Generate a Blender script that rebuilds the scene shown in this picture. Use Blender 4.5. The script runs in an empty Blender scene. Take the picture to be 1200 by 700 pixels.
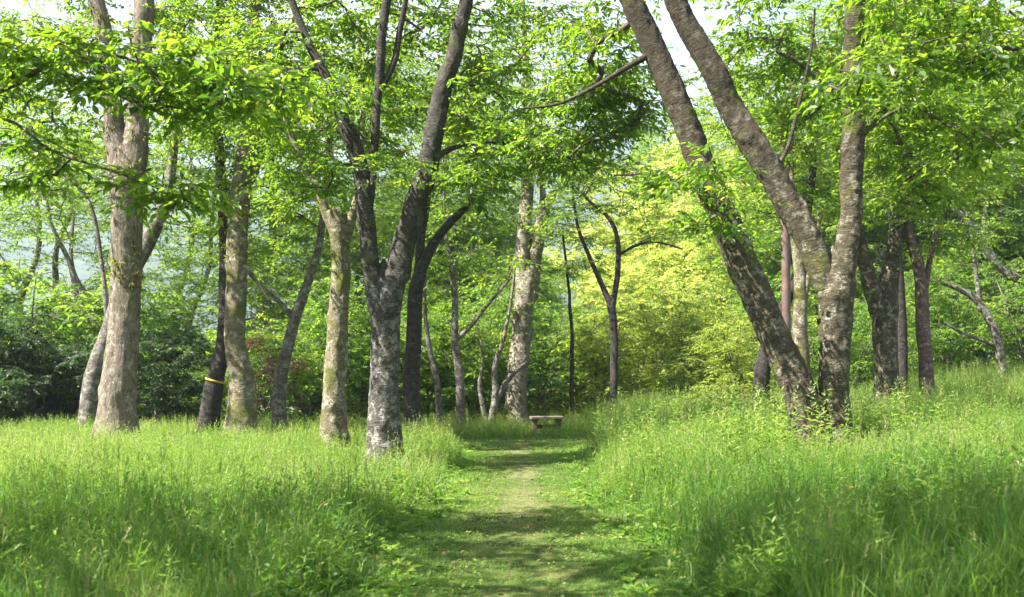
import bpy, math
import numpy as np

rng = np.random.default_rng(11)
scene = bpy.context.scene
COL = scene.collection
F, H, HY = 1287.0, 1.4, 440.0          # focal length in photo pixels, eye height, horizon row


# ------------------------------------------------------------------ basics
def at(px, py, d):
    return np.array([(px - 600.0) / F * d, d, H + (HY - py) / F * d])


def sstep(a, b, x):
    t = np.clip((np.asarray(x, float) - a) / (b - a), 0, 1)
    return t * t * (3 - 2 * t)


def _hash(ix, iy, iz, seed):
    n = (ix * 374761393 + iy * 668265263 + iz * 2147483647 + seed * 1274126177) & 0xFFFFFFFF
    n = ((n ^ (n >> 13)) * 1274126177) & 0xFFFFFFFF
    n = (n ^ (n >> 16)) & 0xFFFFFFFF
    return n / 4294967295.0


def vnoise(p, seed=0):
    """value noise in 0..1 at points p (n,3)"""
    p = np.asarray(p, float)
    i = np.floor(p).astype(np.int64)
    f = p - i
    f = f * f * (3 - 2 * f)
    out = 0
    for dx in (0, 1):
        for dy in (0, 1):
            for dz in (0, 1):
                w = (f[:, 0] if dx else 1 - f[:, 0]) * (f[:, 1] if dy else 1 - f[:, 1]) * (f[:, 2] if dz else 1 - f[:, 2])
                out = out + w * _hash(i[:, 0] + dx, i[:, 1] + dy, i[:, 2] + dz, seed)
    return out


def n2(x, y, s, seed=0):
    x = np.asarray(x, float); y = np.asarray(y, float)
    return vnoise(np.stack([x.ravel() * s, y.ravel() * s, np.zeros(x.size) + 0.37], 1), seed).reshape(x.shape)


def unit(v):
    return v / np.maximum(np.linalg.norm(v, axis=-1, keepdims=True), 1e-9)


# ------------------------------------------------------------------ terrain
def path_x(y):
    return np.interp(y, [0, 6, 14, 19, 22.5, 27], [0.02, 0.02, 0.1, 0.2, 0.22, 0.3])


def path_hw(y):
    return np.interp(y, [0, 8, 12, 15, 18, 21, 23.3, 24.4, 25], [1.05, 1.0, 0.92, 0.82, 0.86, 1.25, 1.2, 0.4, 0.0])


def path_d(x, y):
    """<1 on the mown path"""
    x = np.asarray(x, float); y = np.asarray(y, float)
    w = 0.35 * (n2(x, y, 1.1, 3) - 0.5) + 0.16 * (n2(x, y, 3.7, 4) - 0.5)
    return np.where(path_hw(y) > 0.05, np.abs(x - path_x(y)) / np.maximum(path_hw(y), 0.05) + w, 9.0)


def gz(x, y):
    x = np.asarray(x, float); y = np.asarray(y, float)
    px = x - path_x(np.clip(y, 0, 27))
    z = 0.40 * sstep(0.8, 3.6, px) + 0.75 * sstep(4, 14, x) * sstep(6, 22, y)
    z = z + 0.12 * sstep(1.0, 6.0, -px)
    z = z - 2.2 * sstep(23, 38, y) * sstep(3, 10, -x) * (1 - sstep(40, 400, y) * 0.0)
    z = z - 12 * sstep(36, 160, y) * sstep(-2, 18, -x)
    z = z + 26 * sstep(38, 130, y) * sstep(-6, 26, x)
    z = z + 0.10 * (n2(x, y, 0.35, 1) - 0.5) + 0.05 * (n2(x, y, 1.3, 2) - 0.5) * sstep(0.4, 1.6, np.abs(px))
    return z


# ------------------------------------------------------------------ mesh helpers
def new_mesh(name, verts, polys, attrs=None, mats=(), pmat=None, smooth=False):
    """polys: list of (k,n) int arrays"""
    me = bpy.data.meshes.new(name)
    verts = np.ascontiguousarray(verts, np.float32)
    polys = [np.asarray(p, np.int32) for p in polys if len(p)]
    loops = np.concatenate([p.ravel() for p in polys])
    tot = np.concatenate([np.full(len(p), p.shape[1], np.int32) for p in polys])
    start = np.concatenate([[0], np.cumsum(tot)[:-1]]).astype(np.int32)
    me.vertices.add(len(verts)); me.vertices.foreach_set("co", verts.ravel())
    me.loops.add(len(loops)); me.loops.foreach_set("vertex_index", loops)
    me.polygons.add(len(tot)); me.polygons.foreach_set("loop_start", start)
    me.polygons.foreach_set("loop_total", tot)
    for m in mats:
        me.materials.append(m)
    if pmat is not None:
        me.polygons.foreach_set("material_index", np.concatenate(pmat).astype(np.int32))
    if smooth is True:
        me.polygons.foreach_set("use_smooth", np.ones(len(tot), bool))
    elif smooth is not False:
        me.polygons.foreach_set("use_smooth", np.concatenate(smooth))
    for k, (typ, val) in (attrs or {}).items():
        a = me.attributes.new(k, typ, "POINT")
        a.data.foreach_set("vector" if typ == "FLOAT_VECTOR" else "value", np.ascontiguousarray(val, np.float32).ravel())
    me.update(calc_edges=True)
    return me


def link(name, me, parent=None, **props):
    o = bpy.data.objects.new(name, me)
    COL.objects.link(o)
    if parent is not None:
        o.parent = parent
    for k, v in props.items():
        o[k] = v
    return o


def thing(name, label, cat, loc, group=None):
    o = bpy.data.objects.new(name, None)
    COL.objects.link(o)
    o.location = tuple(float(v) for v in loc)
    o.empty_display_size = 0.3
    o["label"] = label; o["category"] = cat
    if group:
        o["group"] = group
    return o


# ------------------------------------------------------------------ materials
def mat(name):
    m = bpy.data.materials.new(name); m.use_nodes = True
    nt = m.node_tree; nt.nodes.clear()
    return m, nt, nt.nodes, nt.links


def ramp(nodes, stops, interp="LINEAR"):
    r = nodes.new("ShaderNodeValToRGB"); r.color_ramp.interpolation = interp
    el = r.color_ramp.elements
    while len(el) < len(stops):
        el.new(0.5)
    for e, (p, c) in zip(el, stops):
        e.position = p; e.color = (*c, 1)
    return r


def leaf_mat(name, stops, tstops, fac=0.42, rough=0.42, spec=0.45):
    m, nt, N, L = mat(name)
    out = N.new("ShaderNodeOutputMaterial")
    at_ = N.new("ShaderNodeAttribute"); at_.attribute_name = "tint"
    r1 = ramp(N, stops); r2 = ramp(N, tstops)
    L.new(at_.outputs["Fac"], r1.inputs[0]); L.new(at_.outputs["Fac"], r2.inputs[0])
    b = N.new("ShaderNodeBsdfPrincipled")
    b.inputs["Roughness"].default_value = rough
    b.inputs["Specular IOR Level"].default_value = spec
    L.new(r1.outputs[0], b.inputs["Base Color"])
    t = N.new("ShaderNodeBsdfTranslucent"); L.new(r2.outputs[0], t.inputs["Color"])
    mx = N.new("ShaderNodeMixShader"); mx.inputs[0].default_value = fac
    L.new(b.outputs[0], mx.inputs[1]); L.new(t.outputs[0], mx.inputs[2]); L.new(mx.outputs[0], out.inputs[0])
    return m


LEAF = leaf_mat("cherry_leaf",
                [(0, (0.026, 0.062, 0.008)), (0.5, (0.06, 0.118, 0.012)), (1, (0.125, 0.18, 0.02))],
                [(0, (0.15, 0.33, 0.012)), (0.5, (0.32, 0.53, 0.02)), (1, (0.42, 0.60, 0.035))], fac=0.5, spec=0.35)
LEAF_PALE = leaf_mat("pale_leaf",
                     [(0, (0.035, 0.08, 0.014)), (0.5, (0.075, 0.14, 0.022)), (1, (0.13, 0.19, 0.03))],
                     [(0, (0.18, 0.38, 0.02)), (0.5, (0.34, 0.56, 0.035)), (1, (0.54, 0.68, 0.06))], fac=0.5, rough=0.5, spec=0.35)
LEAF_DARK = leaf_mat("evergreen_leaf",
                     [(0, (0.010, 0.028, 0.007)), (0.6, (0.022, 0.055, 0.012)), (1, (0.05, 0.10, 0.02))],
                     [(0, (0.04, 0.11, 0.012)), (0.6, (0.09, 0.22, 0.02)), (1, (0.2, 0.36, 0.03))], fac=0.28, rough=0.48, spec=0.3)
LEAF_YELLOW = leaf_mat("blossom_crown_leaf",
                       [(0, (0.16, 0.21, 0.035)), (0.4, (0.38, 0.43, 0.08)), (1, (0.62, 0.64, 0.2))],
                       [(0, (0.26, 0.44, 0.04)), (0.4, (0.52, 0.66, 0.09)), (1, (0.72, 0.76, 0.2))], fac=0.4, rough=0.6, spec=0.2)
LEAF_GLOW = leaf_mat("yellow_green_leaf",
                     [(0, (0.09, 0.14, 0.02)), (0.5, (0.19, 0.25, 0.035)), (1, (0.32, 0.36, 0.07))],
                     [(0, (0.30, 0.46, 0.03)), (0.5, (0.50, 0.64, 0.06)), (1, (0.68, 0.74, 0.12))], fac=0.5, rough=0.55, spec=0.25)
LEAF_RED = leaf_mat("reddish_leaf",
                    [(0, (0.05, 0.03, 0.02)), (0.5, (0.12, 0.05, 0.04)), (1, (0.10, 0.13, 0.03))],
                    [(0, (0.2, 0.08, 0.05)), (0.5, (0.36, 0.14, 0.10)), (1, (0.3, 0.34, 0.06))])
FERN = leaf_mat("fern_frond",
                [(0, (0.06, 0.09, 0.012)), (1, (0.20, 0.21, 0.03))],
                [(0, (0.20, 0.27, 0.02)), (1, (0.42, 0.42, 0.05))], fac=0.35, rough=0.6, spec=0.2)
GRASS = leaf_mat("meadow_grass",
                 [(0, (0.026, 0.075, 0.013)), (0.45, (0.072, 0.148, 0.024)), (0.8, (0.15, 0.21, 0.045)), (0.93, (0.25, 0.27, 0.10)), (1, (0.36, 0.30, 0.16))],
                 [(0, (0.085, 0.25, 0.022)), (0.45, (0.22, 0.43, 0.035)), (0.8, (0.40, 0.54, 0.08)), (0.93, (0.46, 0.46, 0.15)), (1, (0.42, 0.34, 0.16))],
                 fac=0.42, rough=0.5, spec=0.3)


def bark_mat(name, dark, light, pale, pale_lo=0.52, moss=0.0, along=1.0, around=1.0, bump=0.5, fine=1.0, moss_col=(0.09, 0.11, 0.015), fade=None):
    """bark laid out on the stem's own (cos, sin, length) coordinates"""
    m, nt, N, L = mat(name)
    out = N.new("ShaderNodeOutputMaterial")
    b = N.new("ShaderNodeBsdfPrincipled"); b.inputs["Roughness"].default_value = 0.88
    b.inputs["Specular IOR Level"].default_value = 0.2
    a = N.new("ShaderNodeAttribute"); a.attribute_name = "bark"
    mp = N.new("ShaderNodeMapping"); mp.inputs["Scale"].default_value = (around, around, along)
    L.new(a.outputs["Vector"], mp.inputs[0])

    def noise(src, scale, detail=6, rough=0.6, dist=0.0):
        n = N.new("ShaderNodeTexNoise"); n.inputs["Scale"].default_value = scale
        n.inputs["Detail"].default_value = detail; n.inputs["Roughness"].default_value = rough
        n.inputs["Distortion"].default_value = dist
        L.new(src, n.inputs["Vector"]); return n

    def mix(fac, c1, c2):
        x = N.new("ShaderNodeMix"); x.data_type = "RGBA"
        L.new(fac, x.inputs[0])
        for i, c in ((6, c1), (7, c2)):
            if isinstance(c, tuple):
                x.inputs[i].default_value = (*c, 1)
            else:
                L.new(c, x.inputs[i])
        return x.outputs[2]

    def rng_(src, lo, hi):
        r = N.new("ShaderNodeMapRange"); r.inputs[1].default_value = lo; r.inputs[2].default_value = hi
        L.new(src, r.inputs[0]); return r.outputs[0]

    grain = noise(mp.outputs[0], 9 * fine, 8, 0.68, 0.6)
    col = mix(rng_(grain.outputs[0], 0.36, 0.64), dark, light)
    lich = noise(a.outputs["Vector"], 7.5, 9, 0.74, 0.2)
    spk = noise(a.outputs["Vector"], 34, 5, 0.65)
    ad = N.new("ShaderNodeMath"); ad.operation = "MULTIPLY_ADD"; ad.inputs[1].default_value = 0.35
    L.new(spk.outputs[0], ad.inputs[0]); L.new(lich.outputs[0], ad.inputs[2])
    pf = rng_(ad.outputs[0], pale_lo + 0.15, pale_lo + 0.26)
    if fade is not None:                     # lichen thins out higher up; canopy shade is painted in as darker bark
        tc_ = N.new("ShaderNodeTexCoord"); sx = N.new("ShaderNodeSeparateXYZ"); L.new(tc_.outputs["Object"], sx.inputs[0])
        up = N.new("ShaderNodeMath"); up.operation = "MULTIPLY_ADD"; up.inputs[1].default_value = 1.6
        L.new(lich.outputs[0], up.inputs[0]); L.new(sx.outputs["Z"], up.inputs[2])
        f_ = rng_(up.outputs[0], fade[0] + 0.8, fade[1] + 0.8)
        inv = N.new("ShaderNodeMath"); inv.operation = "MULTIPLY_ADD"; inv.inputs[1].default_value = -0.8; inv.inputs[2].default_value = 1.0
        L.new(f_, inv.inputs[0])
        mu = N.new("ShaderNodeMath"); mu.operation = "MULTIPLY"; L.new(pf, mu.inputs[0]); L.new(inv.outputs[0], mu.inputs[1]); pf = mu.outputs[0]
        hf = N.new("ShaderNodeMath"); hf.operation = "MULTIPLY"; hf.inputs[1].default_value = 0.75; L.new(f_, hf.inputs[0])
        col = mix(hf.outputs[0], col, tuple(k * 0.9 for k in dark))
    col = mix(pf, col, pale)
    if moss > 0:
        ms = noise(a.outputs["Vector"], 1.7, 6, 0.62, 0.4)
        col = mix(rng_(ms.outputs[0], 0.66 - moss * 0.3, 0.76 - moss * 0.3), col, moss_col)
    dk = noise(mp.outputs[0], 26 * fine, 5, 0.7)
    col = mix(rng_(dk.outputs[0], 0.44, 0.30), col, tuple(c * 0.35 for c in dark))
    L.new(col, b.inputs["Base Color"])
    hsum = N.new("ShaderNodeMath"); hsum.operation = "MULTIPLY_ADD"; hsum.inputs[1].default_value = 0.5
    L.new(dk.outputs[0], hsum.inputs[0]); L.new(grain.outputs[0], hsum.inputs[2])
    bp = N.new("ShaderNodeBump"); bp.inputs["Strength"].default_value = bump; bp.inputs["Distance"].default_value = 0.05
    L.new(hsum.outputs[0], bp.inputs["Height"]); L.new(bp.outputs[0], b.inputs["Normal"])
    L.new(b.outputs[0], out.inputs[0])
    return m


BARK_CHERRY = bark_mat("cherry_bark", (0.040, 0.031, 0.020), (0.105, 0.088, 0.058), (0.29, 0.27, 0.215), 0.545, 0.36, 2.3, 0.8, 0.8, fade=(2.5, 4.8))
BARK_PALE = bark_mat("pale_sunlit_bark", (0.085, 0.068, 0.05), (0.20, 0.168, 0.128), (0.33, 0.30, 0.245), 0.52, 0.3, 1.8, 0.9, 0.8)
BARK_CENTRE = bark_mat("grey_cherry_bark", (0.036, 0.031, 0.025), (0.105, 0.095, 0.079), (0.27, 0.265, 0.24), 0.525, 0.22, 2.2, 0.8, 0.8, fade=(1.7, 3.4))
BARK_TAN = bark_mat("furrowed_tan_bark", (0.095, 0.076, 0.055), (0.235, 0.195, 0.148), (0.33, 0.30, 0.25), 0.55, 0.30, 0.55, 2.0, 1.0, moss_col=(0.12, 0.125, 0.04))
BARK_MOSSY = bark_mat("mossy_bark", (0.08, 0.065, 0.04), (0.20, 0.17, 0.11), (0.33, 0.31, 0.25), 0.53, 0.58, 1.2, 1.2, 0.8, moss_col=(0.105, 0.11, 0.028))
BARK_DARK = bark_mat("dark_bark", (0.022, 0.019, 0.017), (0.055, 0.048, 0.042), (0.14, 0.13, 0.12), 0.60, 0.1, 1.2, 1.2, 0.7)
BARK_GREY = bark_mat("slender_grey_bark", (0.06, 0.052, 0.044), (0.15, 0.13, 0.11), (0.28, 0.27, 0.24), 0.52, 0.2, 1.6, 1.0, 0.7)
TWIG = bark_mat("twig_bark", (0.045, 0.036, 0.028), (0.11, 0.09, 0.07), (0.2, 0.19, 0.16), 0.56, 0.1, 1, 1, 0.2)


# ------------------------------------------------------------------ tubes
def catmull(pts, rad, step):
    pts = np.asarray(pts, float); rad = np.asarray(rad, float)
    P = np.vstack([2 * pts[0] - pts[1], pts, 2 * pts[-1] - pts[-2]])
    R = np.concatenate([[rad[0]], rad, [rad[-1]]])
    oP, oR = [], []
    for i in range(1, len(P) - 2):
        n = max(2, int(np.linalg.norm(P[i + 1] - P[i]) / step))
        t = np.linspace(0, 1, n, endpoint=False)[:, None]
        a, b, c, d = P[i - 1], P[i], P[i + 1], P[i + 2]
        oP.append(0.5 * (2 * b + (c - a) * t + (2 * a - 5 * b + 4 * c - d) * t ** 2 + (3 * b - a - 3 * c + d) * t ** 3))
        oR.append(R[i] + (R[i + 1] - R[i]) * (t[:, 0] ** 2 * (3 - 2 * t[:, 0])))
    oP.append(pts[-1:]); oR.append(rad[-1:])
    return np.vstack(oP), np.concatenate(oR)


class Geo:
    def __init__(s):
        s.v, s.q, s.t, s.k, s.n = [], [], [], [], 0
        s.bark = []

    def tube(s, P, R, sides=12, rough=0.05, seed=0, cap=False, flare=0.0, relief=None, knots=0):
        n = len(P)
        T = unit(np.gradient(P, axis=0))
        ref = np.array([1.0, 0.2, 0.0])
        A = unit(np.cross(T, np.cross(ref, T)))
        B = np.cross(T, A)
        th = np.linspace(0, 2 * math.pi, sides, endpoint=False)
        ct, st = np.cos(th), np.sin(th)
        ln = np.concatenate([[0], np.cumsum(np.linalg.norm(np.diff(P, axis=0), axis=1))])
        rr = np.repeat(R[:, None], sides, 1)
        if rough > 0:
            q = np.stack([(ct[None, :] * np.ones((n, 1)) * 1.6).ravel(), (st[None, :] * np.ones((n, 1)) * 1.6).ravel(), np.repeat(ln * 2.2, sides)], 1)
            q2 = np.stack([(ct[None, :] * np.ones((n, 1)) * 3.6).ravel(), (st[None, :] * np.ones((n, 1)) * 3.6).ravel(), np.repeat(ln * 7, sides)], 1)
            rr = rr * (1 + rough * 2 * (vnoise(q, seed) - 0.5) + rough * 0.9 * (vnoise(q2, seed + 5) - 0.5)).reshape(n, sides)
        if relief is not None:
            fa, fl, am, ridged = relief
            rm_ = max(float(np.median(R)), 0.03)
            q = np.stack([(ct[None, :] * np.ones((n, 1)) * fa).ravel(), (st[None, :] * np.ones((n, 1)) * fa).ravel(), np.repeat(ln * fl, sides)], 1)
            r_ = vnoise(q, seed + 9); r2_ = vnoise(q * 2.1 + 3.3, seed + 10)
            r_ = (0.65 * r_ + 0.35 * r2_) - 0.5
            if ridged:
                r_ = 0.25 - np.abs(r_) * 1.6
            rr = rr + (am * r_).reshape(n, sides) * np.minimum(1, R / 0.12)[:, None]
        for kk in range(knots):
            k0 = int(rng.integers(int(n * 0.1), max(int(n * 0.8), int(n * 0.1) + 1))); t0 = rng.uniform(0, 6.28); sz = rng.uniform(0.05, 0.11); am_ = rng.uniform(0.12, 0.3)
            dth = np.abs((th - t0 + math.pi) % (2 * math.pi) - math.pi)
            g2 = np.exp(-((ln - ln[k0])[:, None] / sz) ** 2 - (dth[None, :] * R[k0] / sz) ** 2)
            rr = rr * (1 + am_ * g2 - 0.55 * am_ * g2 ** 4)
        if flare > 0:
            k = np.exp(-ln / 0.34)[:, None]
            lobes = 1 + 0.45 * np.cos(th * 4 + seed)[None, :] + 0.3 * np.cos(th * 3 + seed * 2.1)[None, :]
            rr = rr * (1 + flare * k * np.maximum(lobes, 0.1))
        V = P[:, None, :] + A[:, None, :] * (rr * ct)[:, :, None] + B[:, None, :] * (rr * st)[:, :, None]
        rm = np.repeat(R[:, None], sides, 1) * 0 + max(float(np.median(R)), 0.02)
        bk = np.stack([ct[None, :] * rm, st[None, :] * rm, np.repeat(ln[:, None], sides, 1)], 2) + seed * 3.17
        i = np.arange(n - 1)[:, None] * sides; j = np.arange(sides)[None, :]; j2 = (j + 1) % sides
        q = np.stack([i + j, i + j2, i + sides + j2, i + sides + j], 2).reshape(-1, 4) + s.n
        s.v.append(V.reshape(-1, 3)); s.bark.append(bk.reshape(-1, 3)); s.q.append(q)
        if cap:
            c = len(P) * sides + s.n
            s.v.append(P[-1:] + T[-1:] * R[-1] * 0.25); s.bark.append(np.array([[0, 0, ln[-1]]]) + seed)
            base = (n - 1) * sides + s.n
            s.t.append(np.stack([base + np.arange(sides), base + (np.arange(sides) + 1) % sides, np.full(sides, c)], 1))
            s.n += 1
        s.n += n * sides

    def mesh(s, name, m, origin):
        v = np.vstack(s.v) - np.asarray(origin)
        polys = [np.vstack(s.q)] + ([np.vstack(s.t)] if s.t else [])
        return new_mesh(name, v, polys, {"bark": ("FLOAT_VECTOR", np.vstack(s.bark))}, [m], smooth=True)


# ------------------------------------------------------------------ leaves
def leaf_geo(p, a, n, l, w, near):
    """verts and quads of leaves at p along a with normal n"""
    b = unit(np.cross(n, a)); n = np.cross(a, b)
    l = l[:, None]; w = w[:, None]
    N = len(p)
    if near:
        up = n * w * 0.16
        V = np.stack([p, p + a * l * 0.22 + b * w * 0.38 + up, p + a * l * 0.55 + b * w * 0.47 + up, p + a * l - n * l * 0.14,
                      p + a * l * 0.55 - b * w * 0.47 + up, p + a * l * 0.22 - b * w * 0.38 + up], 1)
        base = np.arange(N)[:, None] * 6
        q = np.concatenate([base + np.array([[0, 1, 2, 3]]), base + np.array([[0, 3, 4, 5]])])
        return V.reshape(-1, 3), q, 6
    V = np.stack([p, p + a * l * 0.42 + b * w * 0.5, p + a * l - n * l * 0.12, p + a * l * 0.42 - b * w * 0.5], 1)
    q = np.arange(N)[:, None] * 4 + np.array([[0, 1, 2, 3]])
    return V.reshape(-1, 3), q, 4


def sprays(org, dirs, tint, L, m, ls, near, flat=0.35, droop=0.2, wr=0.5):
    """leafy sprays: twigs with alternate leaves. returns leaf (V,q,tint) and twig tubes"""
    S = len(org)
    up = np.array([0, 0, 1.0]) + rng.normal(0, flat, (S, 3))
    side = unit(np.cross(dirs, up)); nrm = np.cross(side, dirs)
    Ls = L * rng.uniform(0.65, 1.2, S)
    t = (np.arange(m) + 0.8) / m
    t = t[None, :] + rng.normal(0, 0.03, (S, m))
    pos = org[:, None, :] + dirs[:, None, :] * (Ls[:, None] * t)[:, :, None]
    pos[:, :, 2] -= droop * Ls[:, None] * t ** 2
    sg = np.where(np.arange(m) % 2 == 0, 1.0, -1.0)[None, :]
    ang = np.radians(62 - 34 * np.clip(t, 0, 1)) + rng.normal(0, 0.22, (S, m))
    a = dirs[:, None, :] * np.cos(ang)[:, :, None] + side[:, None, :] * (sg * np.sin(ang))[:, :, None]
    a[:, :, 2] -= rng.uniform(0.0, 0.75, (S, m))
    a = unit(a)
    nn = unit(nrm[:, None, :] + rng.normal(0, 0.42, (S, m, 3)))
    l = ls * rng.uniform(0.45, 1.25, (S, m)) * rng.uniform(0.8, 1.15, (S, 1)) * (1 - 0.25 * np.clip(t, 0, 1))
    keep = rng.random((S, m)) > 0.08
    p = pos[keep]; a = a[keep]; nn = nn[keep]; l = l[keep]
    tt = np.clip(np.repeat(tint[:, None], m, 1)[keep] + rng.normal(0, 0.13, len(p)), 0, 1)
    V, q, k = leaf_geo(p, a, nn, l, l * wr * rng.uniform(0.85, 1.1, len(p)), near)
    # twig: slim three-sided prism, two rings and a bend
    r = 0.0032 if near else 0.004
    mid = org + dirs * (Ls * 0.5)[:, None] - np.array([0, 0, 1.0]) * (droop * 0.25 * Ls)[:, None]
    end = org + dirs * Ls[:, None] - np.array([0, 0, 1.0]) * (droop * Ls)[:, None]
    TV = []
    for c, rad in ((org, r), (mid, r * 0.8), (end, r * 0.3)):
        for ang_ in (0, 2.09, 4.19):
            TV.append(c + side * math.cos(ang_) * rad + nrm * math.sin(ang_) * rad)
    TV = np.stack(TV, 1)
    b = np.arange(S)[:, None] * 9
    tq = np.concatenate([b + np.array([[i + j, i + (j + 1) % 3, i + 3 + (j + 1) % 3, i + 3 + j]]) for i in (0, 3) for j in range(3)])
    return V, q, np.repeat(tt, k), TV.reshape(-1, 3), tq


def sample_ellipsoid(c, r, n, mind, shell=0.0):
    out = []
    tries = 0
    while len(out) < n and tries < n * 30:
        tries += 1
        u = rng.normal(0, 1, 3); u /= np.linalg.norm(u)
        rad = rng.random() ** (1 / 3)
        if shell:
            rad = shell + (1 - shell) * rad
        p = c + u * rad * r
        if mind and out and np.min(np.linalg.norm(np.asarray(out) - p, axis=1)) < mind * (1 - 0.5 * tries / (n * 30)):
            continue
        out.append(p)
    return np.array(out)


def grow(limbP, limbR, clusters):
    """connect every cluster to the nearest limb or branch; returns chains of (points, node ids), radii"""
    P = np.zeros((len(limbP) + len(clusters) * 26, 3)); n0 = n = len(limbP)
    P[:n] = limbP
    par = [-1] * n
    tip = []
    base = np.min(np.linalg.norm(clusters[:, None, :] - limbP[None, :, :], axis=2), axis=1)
    chains = []
    for ci in np.argsort(base):
        c = clusters[ci]
        dv = c - P[:n]; dist = np.linalg.norm(dv, axis=1)
        steep = dv[:, 2] / np.maximum(dist, 1e-6)
        cost = dist * (1 + 0.5 * np.clip(-steep, 0, 1)) + np.where(np.arange(n) < n0, 0.0, 0.12)
        k = int(np.argmin(cost)); d = dist[k]
        m = min(24, max(2, int(d / 0.28) + 1))
        mid = (P[k] + c) / 2 + np.array([0, 0, 0.10 * d]) + rng.normal(0, 0.07 * d, 3)
        t = np.linspace(0, 1, m + 1)[1:, None]
        pts = (1 - t) ** 2 * P[k] + 2 * (1 - t) * t * mid + t ** 2 * c
        pts[:-1] += rng.normal(0, 0.012 * min(d, 2), (m - 1 + 0, 3)) if m > 1 else 0
        ids = list(range(n, n + m))
        P[n:n + m] = pts
        par += [k] + ids[:-1]
        n += m
        chains.append((k, ids)); tip.append((ci, ids[-1], k))
    cnt = np.zeros(n)
    for _, e, _k in tip:
        cnt[e] += 1
    for i in range(n - 1, n0 - 1, -1):
        if par[i] >= 0:
            cnt[par[i]] += cnt[i]
    rad = np.zeros(n)
    rad[:n0] = limbR
    rad[n0:] = np.minimum(0.006 * cnt[n0:] ** 0.44, 0.042)
    return P[:n], rad, chains, tip, n0


def crown_mesh(name, clusters, limbP, limbR, origin, leafm, barkm, ls, L, ns, m, near, flat=0.35, droop=0.2, tint=0.5, tvar=0.2, wr=0.5, sub=5):
    P, rad, chains, tip, n0 = grow(np.asarray(limbP), np.asarray(limbR), clusters)
    g = Geo()
    for k, ids in chains:
        pts = np.vstack([P[k:k + 1], P[ids]])
        rr = np.concatenate([[min(max(rad[ids[0]] * 1.25, 0.004), max(rad[k] * 0.85, 0.006))], rad[ids]])
        g.tube(pts, rr, sub, 0.0, seed=int(k) % 17)
    org, dr, ti = [], [], []
    for ci, e, k in tip:
        c = clusters[ci]
        o = c - P[k]; yaw0 = math.atan2(o[1], o[0])
        ct = np.clip(tint + rng.normal(0, tvar), 0.02, 0.98)
        nn = max(2, int(rng.normal(ns, ns * 0.25)))
        for _ in range(nn):
            yaw = yaw0 + rng.uniform(-2.1, 2.1); pit = rng.uniform(-0.35, 0.45)
            org.append(c - o / (np.linalg.norm(o) + 1e-6) * rng.uniform(0, min(0.5, np.linalg.norm(o))) + rng.normal(0, 0.03, 3))
            dr.append((math.cos(yaw) * math.cos(pit), math.sin(yaw) * math.cos(pit), math.sin(pit)))
            ti.append(ct)
    V, q, tt, TV, tq = sprays(np.array(org), np.array(dr), np.array(ti), L, m, ls, near, flat, droop, wr)
    BV = np.vstack(g.v); bq = np.vstack(g.q)
    verts = np.vstack([V, TV, BV]) - np.asarray(origin)
    polys = [q, tq + len(V), bq + len(V) + len(TV)]
    z = np.zeros(len(TV) + len(BV))
    bark = np.vstack([np.zeros((len(V), 3)), TV - TV.mean(0), np.vstack(g.bark)])
    return new_mesh(name, verts, polys, {"tint": ("FLOAT", np.concatenate([tt, z])), "bark": ("FLOAT_VECTOR", bark)},
                    [leafm, barkm], [np.zeros(len(q)), np.ones(len(tq)), np.ones(len(bq))],
                    smooth=[np.zeros(len(q), bool), np.ones(len(tq), bool), np.ones(len(bq), bool)])


# ------------------------------------------------------------------ trees set out from their stems
def fern_part(parent, origin, P, R, n, zlo, zhi, side=None, size=0.14):
    sel = np.where((P[:, 2] > zlo) & (P[:, 2] < zhi))[0]
    idx = rng.choice(sel, n)
    dens = vnoise(P[idx] * np.array([1, 1, 2.3]), 31)
    idx = idx[dens > 0.38]; n = len(idx)
    th = rng.uniform(0, 2 * math.pi, n)
    if side is not None:
        th = rng.normal(side, 1.0, n)
    o = np.stack([np.cos(th), np.sin(th), np.zeros(n)], 1)
    p = P[idx] + o * (R[idx] * 0.97)[:, None] + rng.normal(0, 0.02, (n, 3))
    k = 6
    p = np.repeat(p, k, 0); o = np.repeat(o, k, 0)
    a = unit(o * rng.uniform(0.3, 1.0, (n * k, 1)) + rng.normal(0, 0.5, (n * k, 3)) + np.array([0, 0, -0.45]))
    nn = unit(o + rng.normal(0, 0.5, (n * k, 3)) + np.array([0, 0, 0.5]))
    l = size * rng.uniform(0.4, 1.2, n * k)
    V, q, kk = leaf_geo(p, a, nn, l, l * 0.17, True)
    tint = np.repeat(rng.uniform(0, 1, n * k), kk)
    me = new_mesh("fern_fronds", V - np.asarray(origin), [q], {"tint": ("FLOAT", tint)}, [FERN])
    return link("fern_fronds", me, parent)


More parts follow.
